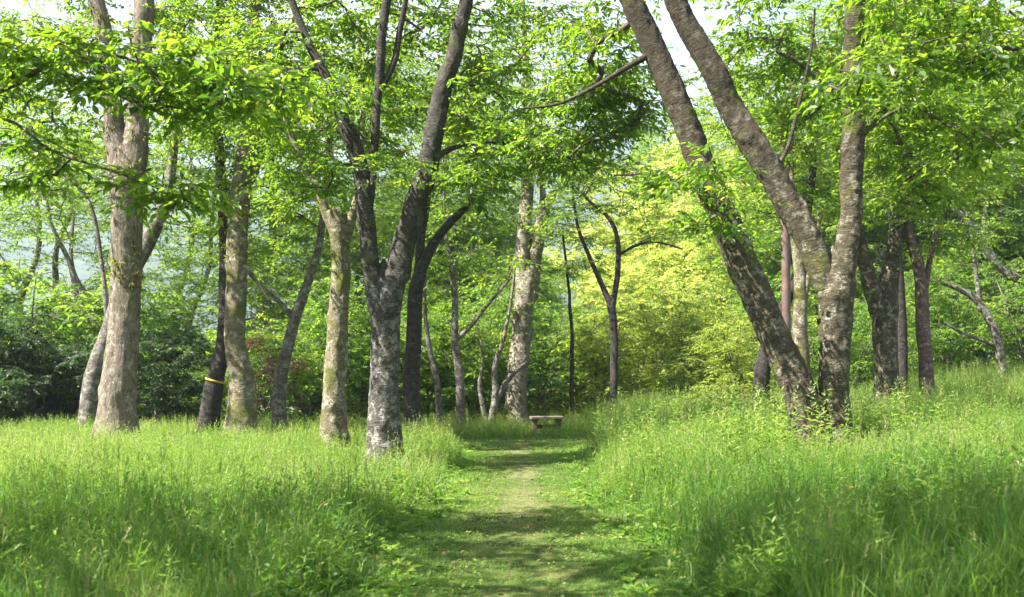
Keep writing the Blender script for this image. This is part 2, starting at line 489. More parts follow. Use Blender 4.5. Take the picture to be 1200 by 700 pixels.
def tree(name, label, stems, d, bark, clumps=(), leafm=None, ls=0.115, L=0.62, ns=7, m=13, near=False, group=None,
         cat="tree", sides=14, limb_from=1.9, cap=(), rough=0.05, flare=0.25, tint=0.5, tvar=0.27, flat=0.4, droop=0.22, extra=None, wr=0.5, relief=None, knots=0, slim=0.86, taper=0.8):
    g = Geo(); limbP, limbR, stemdata = [], [], []
    b0 = stems[0][0]
    origin = None
    for si, st in enumerate(stems):
        pts, rad = [], []
        for q in st:
            dd = q[3] if len(q) > 3 else d
            pts.append(at(q[0], q[1], dd)); rad.append(q[2] * 0.5 / F * dd * slim)
        root = st[0][1] > 400 and (si == 0 or st[0][1] > 470)
        if root:
            x, y = pts[0][0], pts[0][1]
            z = float(gz(x, y))
            if origin is None:
                origin = np.array([x, y, z])
            pts[0] = np.array([x, y, z - 0.12])
        if si > 0 and not root:
            e = unit(pts[1] - pts[0])
            pts.insert(0, pts[0] - e * rad[0] * 1.1); rad.insert(0, rad[0] * 0.35)
        if si == 0 and len(stems) > 1 and 0 not in cap and st[-1][1] > 60 and st[-1][2] > 15:
            e = unit(pts[-1] - pts[-2])
            r0 = rad[-1]
            k_ = taper
            pts += [pts[-1] + e * r0 * 1.0 * k_, pts[-1] + e * r0 * 2.0 * k_, pts[-1] + e * r0 * 3.0 * k_]
            rad += [r0 * 0.8, r0 * 0.45, r0 * 0.08]
        P, R = catmull(pts, rad, 0.04 if relief is not None else (0.09 if d < 25 else 0.14))
        # gentle crookedness
        w = np.stack([vnoise(np.stack([P[:, 2] * 0.9, np.zeros(len(P)) + si * 7.3, np.zeros(len(P)) + d + k * 13], 1), k) - 0.5 for k in range(3)], 1)
        w2 = np.stack([vnoise(np.stack([P[:, 2] * 2.6 + P[:, 0], np.zeros(len(P)) + si * 3.3, np.zeros(len(P)) + d + k * 17], 1), k + 4) - 0.5 for k in range(3)], 1)
        am = np.minimum(R, 0.2) if R[0] > 0.12 else R * 0.6 + 0.03
        P = P + (w * np.array([0.6, 0.9, 0.0]) + w2 * np.array([0.55, 0.8, 0.3]) * (R[0] <= 0.12)) * am[:, None]
        g.tube(P, R, sides if R[0] > 0.05 else 8, rough, seed=si + int(d * 3) % 23, cap=si in cap, flare=flare if root else 0.0,
               relief=relief if R[0] > 0.05 else None, knots=knots if R[0] > 0.05 else 0)
        stemdata.append((P, R))
        sel = np.where(P[:, 2] > limb_from)[0][::4 if relief is not None else 2]
        limbP.append(P[sel]); limbR.append(R[sel])
    root_o = thing(name, label, cat, origin, group)
    link("trunk", g.mesh("trunk", bark, origin), root_o)
    if len(clumps):
        cl = []
        for c in clumps:
            if c[0] == "w":                      # a clump given in metres
                cl.append(sample_ellipsoid(np.array(c[1:4]), np.array(c[4:7]), int(c[7]), 0.34))
                continue
            px, py, dd, rx, rz, n = c[:6]
            ry = c[6] if len(c) > 6 else 0.9
            ex = 1.18
            cl.append(sample_ellipsoid(at(px, py, dd), np.array([rx * ex / F * dd, ry * ex, rz * ex / F * dd]), int(n * NMUL), 0.34))
        cl = np.vstack(cl)
        me = crown_mesh("crown", cl, np.vstack(limbP), np.concatenate(limbR), origin, leafm or LEAF, TWIG, ls, L, ns, m, near, flat, droop, tint, tvar, wr)
        link("crown", me, root_o)
    if extra:
        extra(root_o, origin, stemdata)
    return root_o


NMUL = 2.7
G_FRONT = "big trees standing beside the path"
G_MID = "slimmer trees standing behind the meadow"

# ---- far left forked giant
def _ex(root, o, sd):
    fern_part(root, o, *sd[1], 150, 5.3, 8.6)
    fern_part(root, o, *sd[2], 230, 5.0, 8.6)
    fern_part(root, o, *sd[0], 110, 3.0, 5.2, side=-1.0)


tree("forked_tree", "thickest pale tan trunk on the left, furrowed, forking in two halfway up with ferny tufts",
     [[(136, 507, 58), (138, 470, 47), (141, 420, 43), (144, 360, 41), (146, 300, 40), (149, 245, 42), (148, 205, 46), (147, 186, 40)],
      [(142, 215, 30), (134, 150, 27), (129, 110, 25), (125, 50, 23), (114, 0, 21), (95, -70, 16), (80, -150, 10)],
      [(152, 215, 34), (158, 150, 31), (164, 90, 29), (168, 30, 27), (171, -40, 22), (182, -140, 13)]],
     20, BARK_TAN,
     [(50, 30, 21, 80, 60, 14), (225, 30, 21, 55, 50, 9), (95, -100, 21.5, 160, 50, 14, 1.6), (60, 150, 21.5, 60, 45, 8), (225, 140, 21.5, 40, 35, 5), (10, 110, 20, 50, 60, 7)],
     sides=64, relief=(9.0, 1.6, 0.020, True), knots=2, near=True, extra=_ex, limb_from=4.6, group=G_FRONT, flare=0.5, tint=0.62)

tree("leaning_tree", "grey trunk leaning right out from behind the thickest tan forked trunk",
     [[(101, 490, 27), (113, 440, 25), (128, 390, 24), (150, 330, 23), (172, 290, 22), (188, 255, 19), (197, 222, 15), (205, 165, 11), (212, 90, 8), (214, 20, 5)],
      [(128, 388, 9), (119, 310, 6), (104, 235, 5), (62, 195, 4), (28, 168, 2.5)]],
     23.5, BARK_GREY, [(60, 185, 24, 70, 35, 12), (35, 235, 24.5, 50, 40, 8), (25, 50, 25, 60, 60, 10), (190, 100, 25, 40, 50, 6), (235, 120, 24, 50, 70, 14), (215, -10, 24, 70, 50, 10), (235, 250, 24, 35, 30, 6)], sides=16, limb_from=3, tint=0.6, group=G_MID)


def _tape(root, o, sd):
    P, R = sd[0]
    zc = at(0, 449, 22.5)[2]
    k = int(np.argmin(np.abs(P[:, 2] - zc)))
    g = Geo()
    pts = np.stack([P[k] + (P[k + 1] - P[k]) / np.linalg.norm(P[k + 1] - P[k]) * s for s in (-0.022, -0.021, 0.021, 0.022)])
    g.tube(pts, np.array([R[k] * 0.9, R[k] * 1.13, R[k] * 1.13, R[k] * 0.9]), 20, 0.0)
    m, nt, N, L = mat("yellow_tape")
    b = N.new("ShaderNodeBsdfPrincipled"); b.inputs["Base Color"].default_value = (0.42, 0.31, 0.04, 1); b.inputs["Roughness"].default_value = 0.45
    oo = N.new("ShaderNodeOutputMaterial"); L.new(b.outputs[0], oo.inputs[0])
    link("marker_band", g.mesh("marker_band", m, o), root, label="bright yellow tape tied round the dark trunk")


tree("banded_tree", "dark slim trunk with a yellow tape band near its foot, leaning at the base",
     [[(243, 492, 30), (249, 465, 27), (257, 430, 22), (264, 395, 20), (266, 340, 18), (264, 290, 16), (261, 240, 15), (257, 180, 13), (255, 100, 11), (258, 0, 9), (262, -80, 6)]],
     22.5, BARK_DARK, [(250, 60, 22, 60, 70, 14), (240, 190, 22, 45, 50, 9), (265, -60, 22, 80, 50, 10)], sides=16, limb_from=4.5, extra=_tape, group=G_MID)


def _ex2(root, o, sd):
    fern_part(root, o, *sd[0], 260, 3.6, 8.0, size=0.12)


tree("mossy_tree", "upright trunk furred with yellow-green moss, swollen at its foot, right of the yellow-taped trunk",
     [[(281, 493, 44), (281, 465, 37), (280, 440, 33), (275, 395, 28), (277, 340, 28), (278, 290, 28), (281, 240, 26), (287, 190, 24), (296, 130, 20), (300, 60, 18), (298, 0, 14), (300, -90, 8)],
      [(283, 225, 15), (297, 205, 12), (306, 175, 10), (322, 130, 8), (330, 70, 6)],
      [(279, 305, 7), (292, 318, 6), (304, 335, 4), (316, 352, 2.5)]],
     21.5, BARK_MOSSY, [(325, 110, 22.5, 50, 60, 12), (235, 60, 22.5, 50, 50, 9), (345, 30, 22.5, 60, 60, 11), (300, -70, 21, 100, 60, 14, 1.6)],
     sides=36, relief=(4.0, 6.0, 0.030, False), knots=4, near=True, limb_from=4.6, extra=_ex2, group=G_FRONT)

tree("slender_tree", "slender grey tree leaning right with one thin limb reaching left, left of the path",
     [[(326, 492, 19), (332, 440, 17), (340, 400, 16), (350, 365, 15), (362, 330, 12), (374, 290, 10), (380, 240, 9), (385, 180, 8), (392, 110, 6)],
      [(346, 376, 9), (325, 352, 6), (300, 330, 4.5), (283, 308, 3.5), (266, 272, 2.5)]],
     23, BARK_GREY, [(300, 270, 23, 50, 40, 9), (385, 150, 23, 60, 60, 14), (352, 240, 22.8, 30, 25, 3)], sides=14, limb_from=3.0, tint=0.6, group=G_MID)

tree("stub_topped_tree", "mossy trunk with a sawn-off stub on top, just left of the grey central forked tree",
     [[(390, 511, 40), (392, 480, 33), (393, 450, 30), (396, 400, 28), (397, 340, 26), (397, 300, 26), (396, 268, 27), (393, 251, 27), (392, 246, 25)],
      [(401, 285, 20), (410, 262, 15), (418, 235, 12), (423, 190, 9), (425, 120, 7), (420, 40, 5)],
      [(392, 275, 14), (380, 245, 14), (369, 218, 13), (356, 195, 10), (338, 150, 8), (325, 100, 6)]],
     19.5, BARK_MOSSY, [(335, 130, 20, 55, 45, 11), (435, 90, 21, 50, 60, 10), (350, 190, 20.3, 35, 30, 7), (335, 225, 20, 25, 22, 4)],
     sides=36, relief=(4.0, 6.0, 0.030, False), knots=5, near=True, limb_from=4.0, cap=(0,), group=G_FRONT)

# ---- central
tree("central_forked_tree", "grey lichen-spotted trunk nearest the path's left edge, splitting into two dark limbs",
     [[(452, 548, 50), (452, 515, 45), (452, 470, 41), (453, 430, 39), (454, 390, 39), (453, 360, 42), (452, 342, 38)],
      [(444, 362, 26), (438, 320, 25), (432, 280, 24), (428, 235, 24), (423, 200, 23), (414, 165, 22), (401, 140, 19), (385, 95, 14), (362, 50, 11), (342, 0, 10), (328, -70, 7)],
      [(459, 362, 34), (469, 310, 32), (482, 258, 31), (496, 210, 29), (506, 165, 27), (516, 115, 25), (530, 65, 22), (541, 20, 20), (550, -20, 18), (572, -130, 10)],
      [(432, 250, 8), (436, 200, 10), (441, 150, 12), (445, 95, 13), (448, 45, 13), (455, 0, 12), (464, -80, 7)],
      [(449, 100, 8), (462, 70, 9), (470, 30, 8), (478, -20, 7), (486, -90, 5)],
      [(503, 195, 11), (522, 178, 8), (548, 169, 5.5), (582, 166, 4), (620, 172, 2.5)]],
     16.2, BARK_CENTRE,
     [(330, 110, 17, 60, 40, 12), (290, 60, 16.8, 60, 45, 12), (455, 130, 17.4, 35, 60, 10), (400, 40, 17.4, 60, 40, 11), (570, 120, 17, 45, 45, 11), (600, 178, 16.2, 50, 26, 9), (495, 20, 17.6, 40, 40, 8),
      (600, 40, 17, 60, 40, 11), (480, -80, 17, 200, 40, 18, 1.5), (255, 120, 15.2, 55, 35, 9), (365, 205, 16.8, 35, 25, 5), (560, 215, 16.5, 35, 22, 5), (390, 120, 15.4, 25, 20, 3), (455, 200, 15.6, 25, 18, 2)],
     sides=48, relief=(3.2, 16.0, 0.020, False), knots=4, near=True, limb_from=4.0, group=G_FRONT, flare=0.42)

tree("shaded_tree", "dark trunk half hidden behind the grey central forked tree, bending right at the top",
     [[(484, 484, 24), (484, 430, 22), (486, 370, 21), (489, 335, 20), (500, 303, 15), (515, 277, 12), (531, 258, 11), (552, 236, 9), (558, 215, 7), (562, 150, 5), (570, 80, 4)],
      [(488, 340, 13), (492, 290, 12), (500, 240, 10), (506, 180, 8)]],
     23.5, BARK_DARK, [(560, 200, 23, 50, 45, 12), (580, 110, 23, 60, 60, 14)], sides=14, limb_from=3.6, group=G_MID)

tree("branching_tree", "thin brown tree with a limb rising right, beside the dark half-hidden trunk",
     [[(540, 482, 14), (538, 440, 12), (533, 400, 10), (533, 350, 9), (528, 310, 7), (522, 270, 5), (520, 200, 3)],
      [(535, 398, 7), (552, 382, 6), (570, 360, 5), (585, 342, 4), (600, 325, 3)]],
     26.5, BARK_GREY, [(530, 280, 26.5, 45, 50, 12), (588, 312, 27.5, 30, 20, 3)], sides=10, limb_from=2.6, group=G_MID)

tree("spindly_tree", "spindly trunk leaning left between the dark half-hidden trunk and the thin brown tree",
     [[(517, 478, 10), (512, 450, 9), (505, 420, 8), (500, 390, 6), (498, 360, 5), (500, 300, 3)]],
     27, BARK_GREY, [(498, 330, 27, 35, 40, 9)], sides=10, limb_from=2.2, group=G_MID)

tree("twisted_tree", "small twisted tree with two crooked stems, close left of the pale sunlit trunk",
     [[(575, 480, 11), (581, 458, 9), (580, 430, 7), (590, 400, 6), (598, 360, 4), (604, 310, 3)],
      [(582, 468, 9), (592, 450, 8), (602, 438, 6), (618, 424, 4)], [(572, 478, 7), (563, 455, 6), (566, 420, 4), (560, 380, 3)]],
     28.5, BARK_GREY, [(590, 345, 29.5, 30, 25, 4), (556, 385, 28.5, 22, 20, 4)], sides=10, limb_from=1.8, group=G_MID)

tree("pale_tree", "pale sunlit trunk behind the low bench, leaning right and forking midway",
     [[(604, 490, 36), (605, 465, 31), (607, 430, 31), (610, 400, 30), (613, 370, 30), (617, 340, 32), (619, 325, 28)],
      [(614, 350, 23), (613, 300, 22), (615, 260, 21), (617, 220, 19), (620, 180, 15), (618, 100, 10), (612, 0, 8), (608, -80, 5)],
      [(622, 345, 22), (628, 300, 21), (634, 262, 20), (641, 237, 15), (655, 221, 10), (672, 212, 8.5), (690, 202, 7), (720, 170, 5), (745, 130, 4)],
      [(634, 262, 11), (636, 215, 9), (632, 165, 7), (640, 90, 5)]],
     29.5, BARK_PALE, [(600, 130, 29, 60, 50, 13), (650, 180, 28.5, 50, 30, 8), (700, 140, 28.5, 60, 40, 12), (640, 50, 28.5, 80, 50, 14), (740, 90, 28.5, 50, 50, 10), (560, 180, 29, 40, 30, 6)],
     sides=36, relief=(3.0, 9.0, 0.022, False), knots=4, slim=0.78, limb_from=4.6, group=G_FRONT)

tree("sapling", "thinnest straight dark sapling behind the bench, left of the dark Y-shaped tree",
     [[(671, 478, 6.5), (670, 420, 6), (669, 385, 5), (666, 330, 4), (660, 270, 3)]],
     30, BARK_DARK, [(664, 300, 30, 30, 40, 5)], sides=8, limb_from=3, group=G_MID)

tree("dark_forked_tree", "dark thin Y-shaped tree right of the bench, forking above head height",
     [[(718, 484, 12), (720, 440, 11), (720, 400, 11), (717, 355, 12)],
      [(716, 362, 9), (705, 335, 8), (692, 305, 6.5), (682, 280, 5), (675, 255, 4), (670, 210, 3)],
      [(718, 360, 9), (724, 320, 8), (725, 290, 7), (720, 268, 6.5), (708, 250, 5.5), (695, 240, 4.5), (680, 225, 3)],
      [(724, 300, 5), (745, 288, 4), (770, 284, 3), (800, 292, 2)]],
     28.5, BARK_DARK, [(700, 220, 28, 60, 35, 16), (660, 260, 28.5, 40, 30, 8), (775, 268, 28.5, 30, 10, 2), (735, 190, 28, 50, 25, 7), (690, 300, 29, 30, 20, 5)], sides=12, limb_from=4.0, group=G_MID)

# ---- right
tree("twin_stemmed_tree", "big rough twin-stemmed tree on the right bank, one stem leaning far left",
     [[(978, 530, 50), (977, 490, 44), (976, 450, 41), (976, 410, 41), (977, 370, 44), (977, 335, 52), (977, 312, 46)],
      [(957, 528, 54), (944, 485, 46), (928, 440, 44), (905, 395, 43), (886, 350, 43), (868, 310, 44), (850, 265, 41), (832, 225, 38), (812, 170, 37), (790, 115, 35), (766, 60, 33), (748, 20, 32), (735, -10, 30), (712, -80, 22), (690, -160, 13)],
      [(968, 335, 36), (950, 288, 36), (926, 245, 37), (901, 200, 37), (876, 155, 36), (850, 110, 34), (822, 60, 32), (800, 20, 30), (785, -15, 28), (758, -90, 18)],
      [(984, 335, 32), (992, 285, 30), (997, 230, 30), (998, 170, 30), (1000, 110, 29), (1000, 50, 27), (1000, 0, 26), (1003, -60, 20), (1010, -150, 12)],
      [(905, 205, 8), (925, 170, 6), (938, 120, 5), (950, 60, 4), (955, 10, 3)],
      [(766, 62, 11), (738, 78, 8), (700, 100, 6), (655, 122, 4), (610, 128, 2.5)], [(835, 235, 7), (800, 215, 5.5), (765, 205, 4), (720, 205, 2.5)],
      [(998, 180, 9), (1020, 150, 7), (1050, 130, 5), (1090, 118, 3)]],
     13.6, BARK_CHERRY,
     [(815, 205, 12.9, 28, 18, 3), (735, 110, 16, 45, 40, 8), (890, 50, 15.8, 45, 45, 8), (940, 100, 16, 35, 50, 8), (1060, 140, 14.5, 60, 45, 12), (1050, 40, 15, 70, 45, 12), (690, 60, 15.5, 50, 50, 10),
      (690, 130, 16, 55, 40, 10), (860, -70, 15, 200, 50, 20, 2.0), (1080, 220, 15, 40, 35, 6), (838, 262, 12.9, 22, 16, 2), (1120, 90, 15, 60, 50, 11), (670, 180, 16.5, 40, 25, 6)],
     sides=56, relief=(3.0, 19.0, 0.030, False), knots=4, near=True, limb_from=3.2, group=G_FRONT, flare=0.42, rough=0.07, slim=0.85, taper=0.42)

tree("background_leaning_tree", "dark trunk leaning right, seen just left of and behind the twin-stemmed tree's foot",
     [[(889, 462, 24), (892, 440, 22), (897, 415, 20), (906, 385, 17), (925, 345, 14), (936, 310, 13), (945, 260, 12), (953, 200, 10), (950, 140, 8), (940, 60, 6)]],
     20.5, BARK_DARK, [(900, 120, 20, 60, 60, 14), (950, 190, 20, 40, 50, 8), (890, 250, 20.5, 25, 30, 5)], sides=14, limb_from=3.6, group=G_MID)

tree("hidden_tree", "upright mossy trunk seen in the gap between the stems of the twin-stemmed tree",
     [[(943, 462, 23), (942, 420, 21), (940, 390, 20), (939, 350, 18), (936, 310, 16), (930, 260, 12), (926, 200, 9), (930, 100, 6)],
      [(940, 360, 11), (950, 310, 9), (962, 250, 7)]],
     19, BARK_MOSSY, [(930, 150, 19, 50, 60, 11)], sides=14, limb_from=4, group=G_MID)

tree("lichen_forked_tree", "lichened trunk right of the twin-stemmed tree, forking low into a left-leaning and an upright limb",
     [[(1038, 450, 36), (1038, 420, 32), (1038, 390, 32), (1037, 362, 35), (1036, 345, 30)],
      [(1031, 372, 23), (1019, 332, 21), (1010, 300, 18), (1003, 268, 14), (990, 200, 11), (975, 130, 9), (960, 80, 8), (950, 20, 6)],
      [(1042, 370, 23), (1045, 315, 20), (1050, 262, 17), (1060, 200, 14), (1062, 130, 11), (1058, 60, 8), (1062, -20, 6)],
      [(1033, 340, 3, 20.7), (1027, 370, 3, 20.65), (1024, 400, 3, 20.6), (1034, 428, 2.5, 20.6)]],
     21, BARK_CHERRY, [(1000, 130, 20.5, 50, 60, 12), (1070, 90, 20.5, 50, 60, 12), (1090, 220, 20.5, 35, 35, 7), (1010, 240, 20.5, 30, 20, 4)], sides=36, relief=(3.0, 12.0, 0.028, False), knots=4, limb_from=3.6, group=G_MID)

tree("shadowed_tree", "nearly black trunk tucked behind the right side of the lichened forked trunk",
     [[(1057, 452, 17), (1056, 400, 16), (1054, 340, 14), (1050, 285, 12), (1040, 220, 9), (1030, 150, 6)]],
     23.5, BARK_DARK, [(1035, 190, 23.5, 45, 50, 10)], sides=12, limb_from=4, group=G_MID)

tree("purplish_tree", "smooth brown trunk with a leaning top, second trunk right of the twin-stemmed tree",
     [[(1086, 450, 22), (1085, 420, 19), (1083, 395, 19), (1080, 355, 18), (1075, 312, 16), (1066, 270, 12), (1064, 200, 9), (1068, 100, 6)],
      [(1081, 350, 10), (1088, 305, 8), (1104, 255, 5), (1125, 220, 3)]],
     21, bark_mat("smooth_brown_bark", (0.07, 0.045, 0.042), (0.16, 0.115, 0.105), (0.3, 0.27, 0.24), 0.58, 0.1, 1.6, 0.9, 0.5),
     [(1080, 160, 21, 45, 55, 11), (1130, 210, 21, 40, 30, 8), (1110, 280, 21, 28, 18, 4)], sides=14, limb_from=3.5, group=G_MID)

tree("bowed_tree", "thin bowed tree at the right, arching left with a bare limb below",
     [[(1177, 446, 13), (1170, 402, 12), (1158, 372, 11), (1142, 350, 9.5), (1125, 340, 7.5), (1105, 332, 5.5), (1086, 328, 3.5)],
      [(1149, 362, 8), (1145, 330, 6), (1140, 290, 4.5), (1130, 240, 3)], [(1172, 408, 5.5), (1145, 397, 5), (1122, 388, 4), (1106, 378, 3)]],
     25.5, BARK_GREY, [(1140, 250, 25.5, 45, 40, 9), (1095, 310, 25.5, 25, 18, 4)], sides=12, limb_from=2.9, group=G_MID)

tree("slanting_tree", "thick trunk slanting up to the left from the right edge, behind the bowed tree",
     [[(1252, 415, 17), (1215, 350, 15), (1190, 326, 14), (1168, 308, 12), (1150, 280, 11), (1132, 258, 10), (1112, 240, 8), (1095, 222, 6), (1080, 180, 4)],
      [(1150, 282, 6), (1155, 240, 5), (1150, 200, 4), (1160, 150, 3)]],
     29, BARK_GREY, [(1090, 170, 29, 60, 50, 16), (1165, 150, 29, 60, 55, 16)], sides=12, limb_from=5.0, tint=0.6, group=G_MID)

# ---- trees standing just outside the frame whose boughs reach in
tree("left_bough_tree", "tree beyond the left edge whose thin bent boughs cross the tan forked trunk",
     [[(-330, 560, 60), (-335, 420, 48), (-330, 250, 44), (-320, 60, 38), (-300, -150, 30), (-280, -420, 16)],
      [(-325, 200, 26), (-210, 165, 16), (-90, 135, 11), (0, 106, 8), (45, 82, 6.5), (90, 57, 6), (160, 72, 4.5), (230, 93, 3.5), (330, 105, 2.5)],
      [(55, 76, 4), (80, 92, 4), (130, 110, 3), (190, 135, 2)],
      [(-322, 100, 26), (-600, -80, 18), (-950, -180, 11), (-1350, -220, 6)], [(-305, -160, 24), (-200, -330, 14), (-40, -450, 8), (250, -900, 5)],
      [(-325, 170, 16), (-150, 120, 9), (0, 138, 4.5), (60, 176, 4), (150, 207, 3), (230, 240, 2)]],
     9, BARK_GREY,
     [(60, 80, 9, 70, 35, 6, 0.5), (250, 100, 9, 90, 30, 9, 0.5), (170, 70, 9, 70, 30, 5, 0.5), (20, 190, 9, 40, 30, 3, 0.4), (200, 222, 9, 40, 18, 3, 0.3),
      ("w", -6, 3.4, 5.8, 2.9, 2.2, 1.1, 200), ("w", -6.6, 6.2, 6.2, 2.8, 1.6, 1.0, 130), ("w", -10, 4.8, 6.0, 2.6, 2.6, 1.1, 130), ("w", -2.6, 4.6, 6.8, 2.5, 2.6, 0.9, 200), ("w", 0.9, 4.0, 7.4, 2.4, 2.4, 0.9, 130), (-150, -250, 8.5, 200, 120, 14, 1.5), (-20, 60, 9, 40, 40, 4, .5)],  # clumps given in metres are out of view, added to shade the foreground
     sides=16, near=True, limb_from=2.4, ls=0.105, tint=0.45, L=0.5, ns=6)

tree("right_bough_tree", "tree beyond the right edge whose leafy boughs hang in at the upper right",
     [[(1530, 520, 60), (1540, 400, 50), (1535, 250, 46), (1520, 50, 38), (1500, -200, 28), (1490, -420, 16)],
      [(1530, 230, 24), (1420, 140, 15), (1310, 85, 10), (1210, 60, 7), (1130, 55, 5), (1060, 70, 3.5), (1000, 95, 2.5)],
      [(1525, 150, 20), (1400, 20, 13), (1250, -30, 8), (1130, -15, 5), (1040, 10, 3)],
      [(1420, 140, 9), (1330, 160, 6), (1220, 150, 4), (1140, 165, 2.5)]],
     9.5, BARK_GREY,
     [(1020, 95, 9.3, 50, 30, 5, 0.5), (1100, 65, 9.5, 60, 30, 7, 0.6), (1170, 40, 9.5, 60, 40, 8, 0.6), (1160, 165, 9.5, 50, 30, 5, 0.5), (1080, 5, 9.5, 80, 25, 7, 0.6), (1300, -120, 9, 200, 120, 18, 2.0), (1480, -250, 9, 300, 150, 26, 2.5)],
     sides=16, near=True, limb_from=3.0, ls=0.10, tint=0.5, L=0.5, ns=5)


# ------------------------------------------------------------------ understory and far trees, made once and copied
def plant_proto(name, height, cr, ncl, leafm, ls, L, ns, m, stems=3, base=0.15, lumps=7, shell=0.35, tint=0.5, tvar=0.22, barkm=BARK_GREY, flat=0.45, droop=0.2, bare=0.25, wr=0.5):
    g = Geo(); limbP, limbR = [], []
    for s in range(stems):
        a = rng.uniform(0, 6.28); sp = cr * (0.45 if stems > 1 else 0.12)
        pts = [np.array([math.cos(a) * 0.08 * (stems > 1), math.sin(a) * 0.08 * (stems > 1), -0.2])]
        k = 6
        for i in range(1, k + 1):
            t = i / k
            pts.append(np.array([math.cos(a) * sp * t ** 1.3, math.sin(a) * sp * t ** 1.3, height * 0.82 * t]) + rng.normal(0, 0.035 * height ** 0.8, 3) * (t > 0.1))
        r0 = 0.018 * height ** 1.05 * (1.0 if stems == 1 else 0.7)
        P, R = catmull(pts, np.linspace(1, 0.16, k + 1) * r0, 0.3)
        g.tube(P, R, 8, 0.06, seed=s)
        sel = P[:, 2] > height * bare * 0.6
        limbP.append(P[sel]); limbR.append(R[sel])
    cl = []
    per = ncl // lumps
    for i in range(lumps):
        a = i / lumps * 6.28 * 1.62 + rng.uniform(-0.4, 0.4)
        h = height * (bare + (1 - bare) * (0.12 + 0.78 * ((i + 0.5) / lumps)))
        rr = cr * math.sin(math.pi * min(1, max(0.12, (h / height - bare * 0.7) / (1.12 - bare * 0.7)))) ** 0.6 * rng.uniform(0.45, 0.75)
        c = np.array([math.cos(a) * rr, math.sin(a) * rr, h])
        s = cr * rng.uniform(0.42, 0.62)
        cl.append(sample_ellipsoid(c, np.array([s, s, s * 0.72]), per, 0.12 * cr, shell))
    cl = np.vstack(cl)
    cl = cl[cl[:, 2] > base]
    tm = g.mesh("trunk", barkm, (0, 0, 0))
    cm = crown_mesh("crown", cl, np.vstack(limbP), np.concatenate(limbR), (0, 0, 0), leafm, TWIG, ls, L, ns, m, False, flat, droop, tint, tvar, wr, sub=4)
    return tm, cm


PROTO = {
    "shrub_a": plant_proto("a", 3.6, 1.7, 200, LEAF_PALE, 0.13, 0.5, 7, 12, stems=5, tint=0.4, bare=0.06, base=0.1, lumps=10),
    "shrub_b": plant_proto("b", 3.2, 1.9, 210, LEAF_PALE, 0.125, 0.5, 7, 12, stems=6, tint=0.45, bare=0.06, base=0.1, lumps=10),
    "dark_a": plant_proto("c", 3.8, 1.9, 240, LEAF_DARK, 0.14, 0.5, 7, 12, stems=5, tint=0.4, base=0.05, bare=0.08, tvar=0.28),
    "red": plant_proto("d", 2.8, 1.1, 60, LEAF_RED, 0.10, 0.4, 6, 10, stems=4),
    "small_a": plant_proto("e", 8.0, 3.0, 360, LEAF, 0.155, 0.75, 7, 13, stems=2, lumps=10, bare=0.22),
    "small_b": plant_proto("f", 9.5, 3.3, 420, LEAF_PALE, 0.155, 0.75, 7, 13, stems=1, lumps=12, bare=0.25),
    "hill_a": plant_proto("g", 11, 4.6, 420, LEAF_PALE, 0.24, 0.9, 8, 13, stems=2, lumps=12, bare=0.14, shell=0.6),
    "glow": plant_proto("i", 3.4, 1.9, 220, LEAF_GLOW, 0.12, 0.5, 7, 12, stems=5, tint=0.5, bare=0.06, base=0.1, lumps=10),
    "tall_a": plant_proto("j", 15.0, 4.2, 520, LEAF, 0.15, 0.85, 7, 13, stems=1, lumps=16, bare=0.2, tint=0.6),
    "tall_b": plant_proto("k", 15.0, 4.4, 400, LEAF_PALE, 0.14, 0.85, 6, 13, stems=2, lumps=18, bare=0.2, tint=0.5),
    "blossom": plant_proto("h", 12, 5.2, 520, LEAF_YELLOW, 0.24, 0.75, 9, 13, stems=1, lumps=16, bare=0.1, shell=0.75, tint=0.5, tvar=0.2, wr=0.6),
}


def place(proto, name, cat, label, px, d, h, rz, group, wide=1.0):
    x = (px - 600) / F * d
    z = float(gz(x, d))
    e = thing(name, label, cat, (x, d, z - 0.03), group)
    tm, cm = PROTO[proto]
    e.rotation_euler = (0, 0, rz)
    e.scale = (h * wide, h * wide, h)
    link("trunk", tm, e); link("crown", cm, e)
    return e


